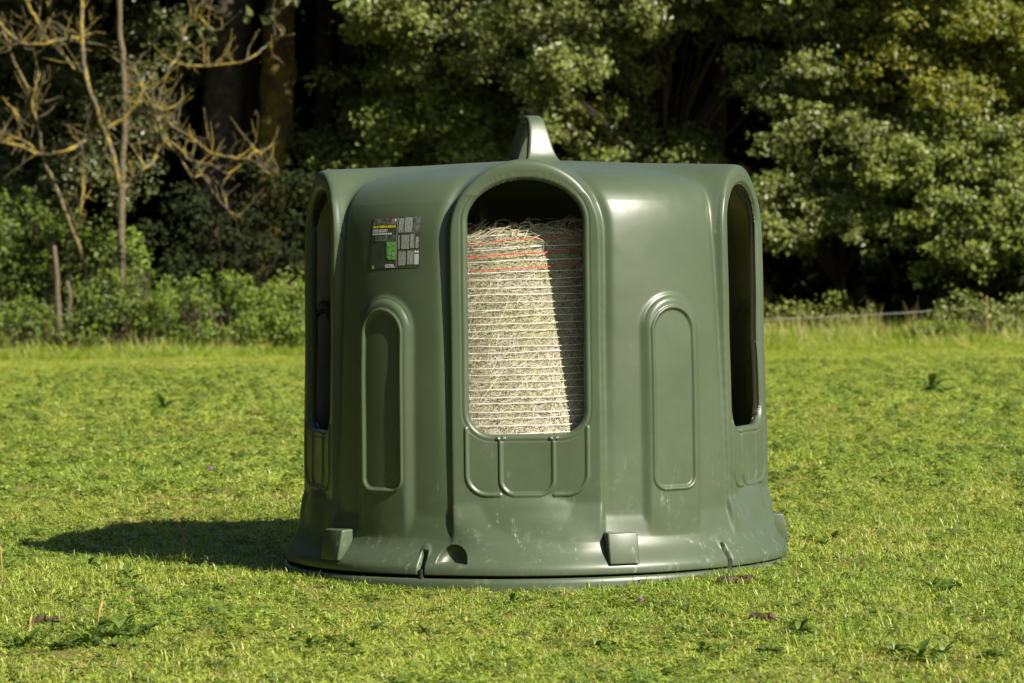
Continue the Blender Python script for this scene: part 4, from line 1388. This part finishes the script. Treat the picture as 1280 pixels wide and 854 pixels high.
bush('shade_bush', 'dim dark bush under the thick trunks', 'bush', [(250, 300, 44, 44), (300, 280, 44, 50), (350, 290, 50, 50), (330, 340, 60, 40), (225, 340, 36, 36), (395, 310, 36, 60), (285, 340, 40, 30)], 77.5, 'dark_leaf', .15, 60)
bush('willowherb_clump', 'grey green willowherb by the red post at the right edge', 'plant', [(1190, 398, 26, 20), (1222, 394, 30, 22), (1262, 400, 34, 24), (1240, 412, 40, 18), (1290, 405, 30, 28)], 71.5, 'hazel', .10, 90, spread=.1, one=True)
bush('bramble', 'low yellow green bramble under the fence rope, left of the red post', 'plant', [(1165, 420, 24, 14), (1190, 424, 26, 12), (1150, 428, 22, 9)], 70, 'nettle', .12, 90, spread=.1, one=True)
bush('shade_bush', 'sparse shaded bush in the dark gap behind the fence rope', 'bush', [(1165, 360, 26, 26), (1200, 350, 30, 30), (1250, 355, 40, 36), (1290, 350, 40, 40), (1140, 390, 20, 14)], 78, 'dark_leaf', .14, 45)
bush('bramble', 'dim bramble in the shade close to the right wall of the feeder', 'plant', [(975, 392, 24, 18), (1010, 396, 26, 14), (1050, 398, 30, 12)], 74.5, 'hazel', .11, 45, one=True)

# --- far wood that closes the view: one unreadable dark mass, plus added sky blockers
def far_wood_and_blockers():
    n = 190000
    x = rng.uniform(-42, 42, n); y = rng.uniform(72, 96, n); z = rng.uniform(0, 22, n)
    # keep the part near the front sparse so the trunks have room
    keep = rng.random(n) < np.clip((y - 75) / 10, 0, 1) ** 1.6
    p = np.stack([x, y, z], -1)[keep]
    # unseen leaf masses left of and behind the camera, added to cut sky light
    k = 26000
    side = np.stack([rng.uniform(-30, -17, k), rng.uniform(-38, 62, k), 15 * rng.random(k) ** .8], -1)
    back = np.stack([rng.uniform(-30, 6, k // 2), rng.uniform(-44, -36, k // 2), 13 * rng.random(k // 2) ** .8], -1)
    side = side[(side[:, 1] < 40) | (side[:, 0] < -21)]
    nmain = len(p); p = np.concatenate([p, side, back])
    nn = rng.normal(size=p.shape) + np.array([0, -.4, .5])
    me = leaf_mesh('far_wood_and_blockers', p, nn, rng.uniform(.4, .8, len(p)) * np.where((p[:, 1] > 86) | (np.arange(len(p)) >= nmain), 1.7, 1.0), M['dark_leaf'], rng.random(len(p)), .75)
    # roof of leaves over the wood, so that the inside lies in the shade of its own canopy
    m = 16000
    q = np.stack([rng.uniform(-42, 42, m), rng.uniform(76, 96, m), rng.uniform(13, 18, m)], -1)
    nn = rng.normal(size=q.shape) * .5 + np.array([0, -.2, 1])
    m3 = 15000
    q3 = np.stack([rng.uniform(-30, 48, m3), rng.uniform(68.5, 76, m3), rng.uniform(11.6, 16.5, m3)], -1)
    q3 = q3[(q3[:, 2] > 10.2 + .25 * np.abs(np.sin(q3[:, 0] * 1.3)) + .0)]
    q = np.concatenate([q, q3]); nn = np.concatenate([nn, rng.normal(size=q3.shape) * .6 + np.array([.3, -.4, .7])]); m = len(q)
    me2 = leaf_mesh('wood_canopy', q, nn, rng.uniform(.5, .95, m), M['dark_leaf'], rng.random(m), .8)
    tag(link('far_wood_and_blockers', me), 'dark mass of leaves deep in the wood behind all the trees, with unseen side masses added to block sky light', 'woodland', kind='stuff')
    tag(link('wood_canopy', me2), 'dark leafy canopy closing over the wood', 'woodland', kind='stuff')


far_wood_and_blockers()


# ----------------------------------------------------------------- fence, stakes, stalks, flowers
def fence():
    d = 72.5
    pts = [(-260, 392), (-60, 391), (243, 393), (640, 396), (952, 400), (1233, 384), (1420, 378)]
    b = at(640, 440, d); b = Vector((b.x, b.y, 0))
    root = empty('electric_fence', b, 'thin electric fence with a pale rope on slim posts along the edge of the wood', 'fence')
    P = [at(x, y, d) for x, y in pts]
    T = Tubes()
    for i in range(len(P) - 1):
        m = P[i].lerp(P[i + 1], .5) - Vector((0, 0, .03))
        T.add([P[i] - b, m - b, P[i + 1] - b], [.0065] * 3, 6)
    T.build('rope', M['rope'], root)
    for i, p in enumerate(P):
        T = Tubes()
        T.add([Vector((p.x, p.y + .03, -.1)) - b, Vector((p.x, p.y + .03, p.z * .5)) - b, Vector((p.x + .01, p.y + .03, p.z + (.28 if i == 5 else .06))) - b], [.026, .024, .02], 8)
        T.build('post', M['rust'], root)
    return root


fence()


def stake(label, pts, dist, radii, mat='stake', name='wooden_stake', cat='stake'):
    P = [at(x, y, dist) for x, y in pts]
    b = Vector((P[0].x, P[0].y, 0))
    T = Tubes(); T.add([Vector((P[0].x, P[0].y, -.1)) - b] + [p - b for p in P], [radii[0] * dist / F_PX] + [r * dist / F_PX for r in radii], 9, .006, 2)
    o = T.build(name, M[mat]); o.location = b
    return tag(o, label, cat)


stake('tall pale split stake in front of the left bush', [(74, 425), (73, 385), (71, 345), (68, 308)], 71, [4.2, 4, 3.4, 2.6])
stake('shorter bent stake beside the tall pale stake', [(87, 422), (86, 392), (88, 372), (84, 352)], 71.2, [3.6, 3.4, 3, 2.4])
stake('thin brown stick among the nettles, nearer the bare tree', [(248, 408), (247, 385), (246, 362)], 71, [2, 1.8, 1.5])
stake('pale stick standing in the nettles, nearer the feeder', [(264, 410), (263, 388), (262, 366)], 71.1, [2.2, 2, 1.6])

GT = 'dry stalks in the short grass'


def stalk(label, px, py, h, lean, r=.0032):
    d = F_PX * CAM_Z / (py + (px - 640) * math.sin(ROLL) - HOR)
    p = at(px, py, d)
    T = Tubes(); T.add([(0, 0, -.01), (lean * .4, 0, h * .5), (lean, .01, h * .8), (lean * 1.1, .01, h)], [r * .8, r * .8, r * 1.3, r * .7], 7, .001, 1)
    o = T.build('dry_stalk', M['stalk']); o.location = (p.x, p.y, float(hgt(p.x, p.y)))
    return tag(o, label, 'stalk', GT)


stalk('yellow dry stalk standing in the feeder shadow', 227, 702, .115, .012)
stalk('dry stalk left of the broad weed patch in the foreground', 122, 796, .088, .012, .004)
stalk('tall thin red brown stalk at the left edge of the meadow', 3, 752, .17, -.006, .0022)
stalk('short dry stalk in the bottom left grass', 36, 806, .07, .006)


def soil_patch(label, px, py, w, n, seed):
    d = F_PX * CAM_Z / (py + (px - 640) * math.sin(ROLL) - HOR)
    p = at(px, py, d); r = random.Random(seed)
    bm = bmesh.new()
    for i in range(n):
        s = r.uniform(.006, .019)
        mt = Matrix.Translation((max(-1.3 * w, min(1.3 * w, r.gauss(0, w * .8))), max(-1.2 * w, min(1.2 * w, r.gauss(0, w * .75))), r.uniform(-.004, .014))) @ Matrix.Diagonal((s * r.uniform(.8, 1.4), s, s * r.uniform(.5, .8), 1))
        bmesh.ops.create_icosphere(bm, subdivisions=2, radius=1, matrix=mt)
    for v in bm.verts: v.co += Vector((r.gauss(0, .003), r.gauss(0, .003), r.gauss(0, .003)))
    me = bpy.data.meshes.new('soil_clods'); bm.to_mesh(me); bm.free(); me.materials.append(M['soil'])
    o = link('soil_clods', me, None, (p.x, p.y, float(hgt(p.x, p.y)) + .004))
    return tag(o, label, 'soil')


soil_patch('crumbly red brown soil in front of the right rim slot of the feeder', 918, 741, .040, 40, 1)
soil_patch('small brown soil clods in the grass, below the larger soil heap', 955, 783, .030, 14, 2)
soil_patch('dark brown clods in the grass at the lower left foreground', 58, 795, .032, 18, 3)


def flower(name, label, cat, px, py, h, r, mat, group=None, globe=False):
    d = F_PX * CAM_Z / (py + (px - 640) * math.sin(ROLL) - HOR)
    p = at(px, py, d)
    root = empty(name, (p.x, p.y, float(hgt(p.x, p.y))), label, cat, group)
    T = Tubes(); T.add([(0, 0, -.005), (.002, 0, h * .5), (.004, 0, h)], [.0015, .0013, .0012], 6); T.build('stem', M['weed'], root)
    bm = bmesh.new()
    if globe:
        for i in range(40):
            z = random.uniform(-.5, 1); a = random.uniform(0, 6.28); q = math.sqrt(max(0, 1 - z * z)) if abs(z) < 1 else 0
            bmesh.ops.create_cone(bm, cap_ends=True, segments=5, radius1=r * .13, radius2=r * .05, depth=r * .7,
                                  matrix=Matrix.Translation((.004 + q * math.cos(a) * r * .7, q * math.sin(a) * r * .7, h + z * r * .7)) @ Vector((q * math.cos(a), q * math.sin(a), z + .4)).to_track_quat('Z', 'Y').to_matrix().to_4x4())
    else:
        for i in range(16):
            a = 2 * PI * i / 16
            bmesh.ops.create_uvsphere(bm, u_segments=8, v_segments=5, radius=1, matrix=Matrix.Translation((.004 + math.cos(a) * r * .6, math.sin(a) * r * .6, h + .002)) @ Matrix.Rotation(a, 4, 'Z') @ Matrix.Rotation(-.35, 4, 'Y') @ Matrix.Diagonal((r * .45, r * .14, r * .05, 1)))
    me = bpy.data.meshes.new('petals'); bm.to_mesh(me); bm.free(); me.materials.append(M[mat]); link('petals', me, root)
    if not globe:
        bm = bmesh.new(); bmesh.ops.create_icosphere(bm, subdivisions=2, radius=r * .3, matrix=Matrix.Translation((.004, 0, h + .003)))
        me = bpy.data.meshes.new('flower_centre'); bm.to_mesh(me); bm.free(); me.materials.append(M['st_yellow']); link('flower_centre', me, root)


flower('daisy', 'white daisy alone in the left meadow, level with the feeder ribs', 'flower', 101, 559, .055, .022, 'white')
flower('daisy', 'tiny far white daisy in the left meadow, above the nearer one', 'flower', 116, 533, .05, .018, 'white')
flower('clover_flower', 'purple clover head in the left meadow above the feeder shadow', 'flower', 262, 622, .05, .013, 'purple', globe=True)
flower('clover_flower', 'purple clover head in the grass in front of the feeder', 'flower', 799, 766, .035, .010, 'purple', globe=True)


# broad-leaved weeds: rosettes and one upright herb by the rim
def rosette_mesh(n, lmin, lmax, wd, seed, up=.5):
    r = random.Random(seed); V_, F_, T_ = [], [], []
    for i in range(n):
        d = 2 * PI * i / n + r.uniform(-.3, .3); L = r.uniform(lmin, lmax); w = wd * r.uniform(.7, 1.2); el = r.uniform(.25, 1.1) * up + .15
        x = z = 0; b0 = len(V_); m = 7; t = r.random()
        for k in range(m):
            u = k / (m - 1); ww = w * (math.sin(PI * min(1, u * .92 + .06)) ** .8) * (1 + .18 * math.sin(k * 2.3 + i)) + .0006
            sx, sy = -math.sin(d), math.cos(d); cx, cy = x * math.cos(d), x * math.sin(d)
            V_ += [(cx + sx * ww, cy + sy * ww, z + ww * .35), (cx, cy, z), (cx - sx * ww, cy - sy * ww, z + ww * .35)]
            x += math.cos(el) * L / (m - 1); z = max(.003, z + math.sin(el) * L / (m - 1)); el -= r.uniform(.12, .3)
        for k in range(m - 1):
            for s in (0, 1): F_.append((b0 + 3 * k + s, b0 + 3 * k + s + 1, b0 + 3 * k + 4 + s, b0 + 3 * k + 3 + s)); T_.append(t)
    return np_mesh('broadleaf_weed', V_, [np.array(F_)], M['weed'], attrs={'tint': ('FACE', T_)})


RM = [rosette_mesh(18, .04, .10, .009, 1, 1.1), rosette_mesh(16, .04, .11, .012, 2, .9), rosette_mesh(22, .03, .08, .008, 3, 1.2)]


def weed(px, py, s, label, group=None, k=0):
    d = F_PX * CAM_Z / (py + (px - 640) * math.sin(ROLL) - HOR)
    p = at(px, py, d)
    o = link('broadleaf_weed', RM[k % 3], None, (p.x, p.y, float(hgt(p.x, p.y))))
    o.rotation_euler.z = random.uniform(0, 6.28); s *= 1.12; o.scale = (s, s, s * random.uniform(.9, 1.3))
    tag(o, label, 'weed', group)


G1 = 'broad leaved weeds forming the dark patch in the lower left foreground'
for i, (x, y) in enumerate([(82, 806), (100, 812), (118, 808), (136, 812), (150, 806), (168, 812), (182, 808), (110, 820), (142, 822), (16, 818), (34, 822), (52, 816), (70, 824), (126, 800), (160, 800)]):
    weed(x, y, random.uniform(.55, .85), 'dark green broad leaved weed, one of the patch in the lower left foreground', G1, i)
G2 = 'broad leaved weeds at the lower left edge of the shadow'
for i, (x, y) in enumerate([(95, 726), (110, 722), (122, 728), (165, 742), (158, 738)]):
    weed(x, y, random.uniform(.5, .7), 'small broad leaved weed in the grass below the tip of the feeder shadow', G2, i)
G3 = 'broad leaved weeds along the lower right foreground'
for i, (x, y) in enumerate([(1010, 690), (1030, 694), (1045, 686), (1165, 750), (1185, 755), (1200, 748), (1120, 830), (1150, 838), (1180, 834), (1240, 840), (880, 820), (900, 826), (960, 824), (1000, 800)]):
    weed(x, y, random.uniform(.5, .75), 'green broad leaved weed in the grass at the lower right of the feeder', G3, i)
G4 = 'broad leaved weeds in the lower middle foreground'
for i, (x, y) in enumerate([(360, 818), (385, 824), (410, 816), (440, 822), (640, 760), (660, 756), (745, 812), (765, 818), (530, 800), (620, 826)]):
    weed(x, y, random.uniform(.45, .7), 'green broad leaved weed in the grass below the front of the feeder', G4, i)
weed(1165, 500, 2.6, 'large pale dock plant standing up in the far right meadow', None, 1)
weed(1178, 503, 2.2, 'dark dock plant beside the large pale one in the far right meadow', None, 0)
weed(1075, 508, 1.8, 'lone dark upright weed nearest the right wall of the feeder, far meadow', None, 2)
weed(205, 527, 1.8, 'low dark weed in the far left meadow', None, 1)


def rim_herb():
    px, py = 470, 736
    d = F_PX * CAM_Z / (py + (px - 640) * math.sin(ROLL) - HOR)
    p = at(px, py, d)
    root = empty('small_herb', (p.x, p.y, float(hgt(p.x, p.y))), 'small upright pale green herb growing against the front left rim of the feeder', 'herb')
    T = Tubes(); T.add([(0, 0, 0), (.004, 0, .03), (.002, 0, .062)], [.002, .0018, .001], 6); T.build('stem', M['weed'], root)
    n = 34
    z = rng.uniform(.02, .07, n); a = rng.uniform(0, 6.28, n); q = rng.uniform(.004, .026, n)
    pos = np.stack([q * np.cos(a), q * np.sin(a), z], -1)
    link('leaves', leaf_mesh('leaves', pos, np.stack([np.cos(a), np.sin(a), np.full(n, 1.2)], -1), rng.uniform(.014, .024, n), M['lime'], rng.random(n), .75), root)


rim_herb()

# ----------------------------------------------------------------- camera and render settings
cam = bpy.data.cameras.new('camera'); co = bpy.data.objects.new('camera', cam); COL.objects.link(co)
cam.sensor_fit = 'HORIZONTAL'; cam.sensor_width = 36; cam.lens = F_PX * 36 / 1280
cam.clip_start = .1; cam.clip_end = 2000
pitch = math.atan((427 - HOR) / F_PX)
co.location = (0, CAM_Y, CAM_Z)
co.rotation_euler = (Matrix.Rotation(PI / 2 - pitch, 3, 'X') @ Matrix.Rotation(-ROLL, 3, 'Z')).to_euler()
cam.dof.use_dof = True; cam.dof.focus_distance = 10.15; cam.dof.aperture_fstop = 6.3
S.camera = co
S.render.engine = 'CYCLES'
S.cycles.use_denoising = True
S.cycles.max_bounces = 7; S.cycles.diffuse_bounces = 2; S.cycles.glossy_bounces = 2; S.cycles.transmission_bounces = 4
S.cycles.sample_clamp_indirect = 6
S.view_settings.view_transform = 'Standard'; S.view_settings.look = 'None'
S.view_settings.exposure = 1.1; S.view_settings.gamma = 1.0
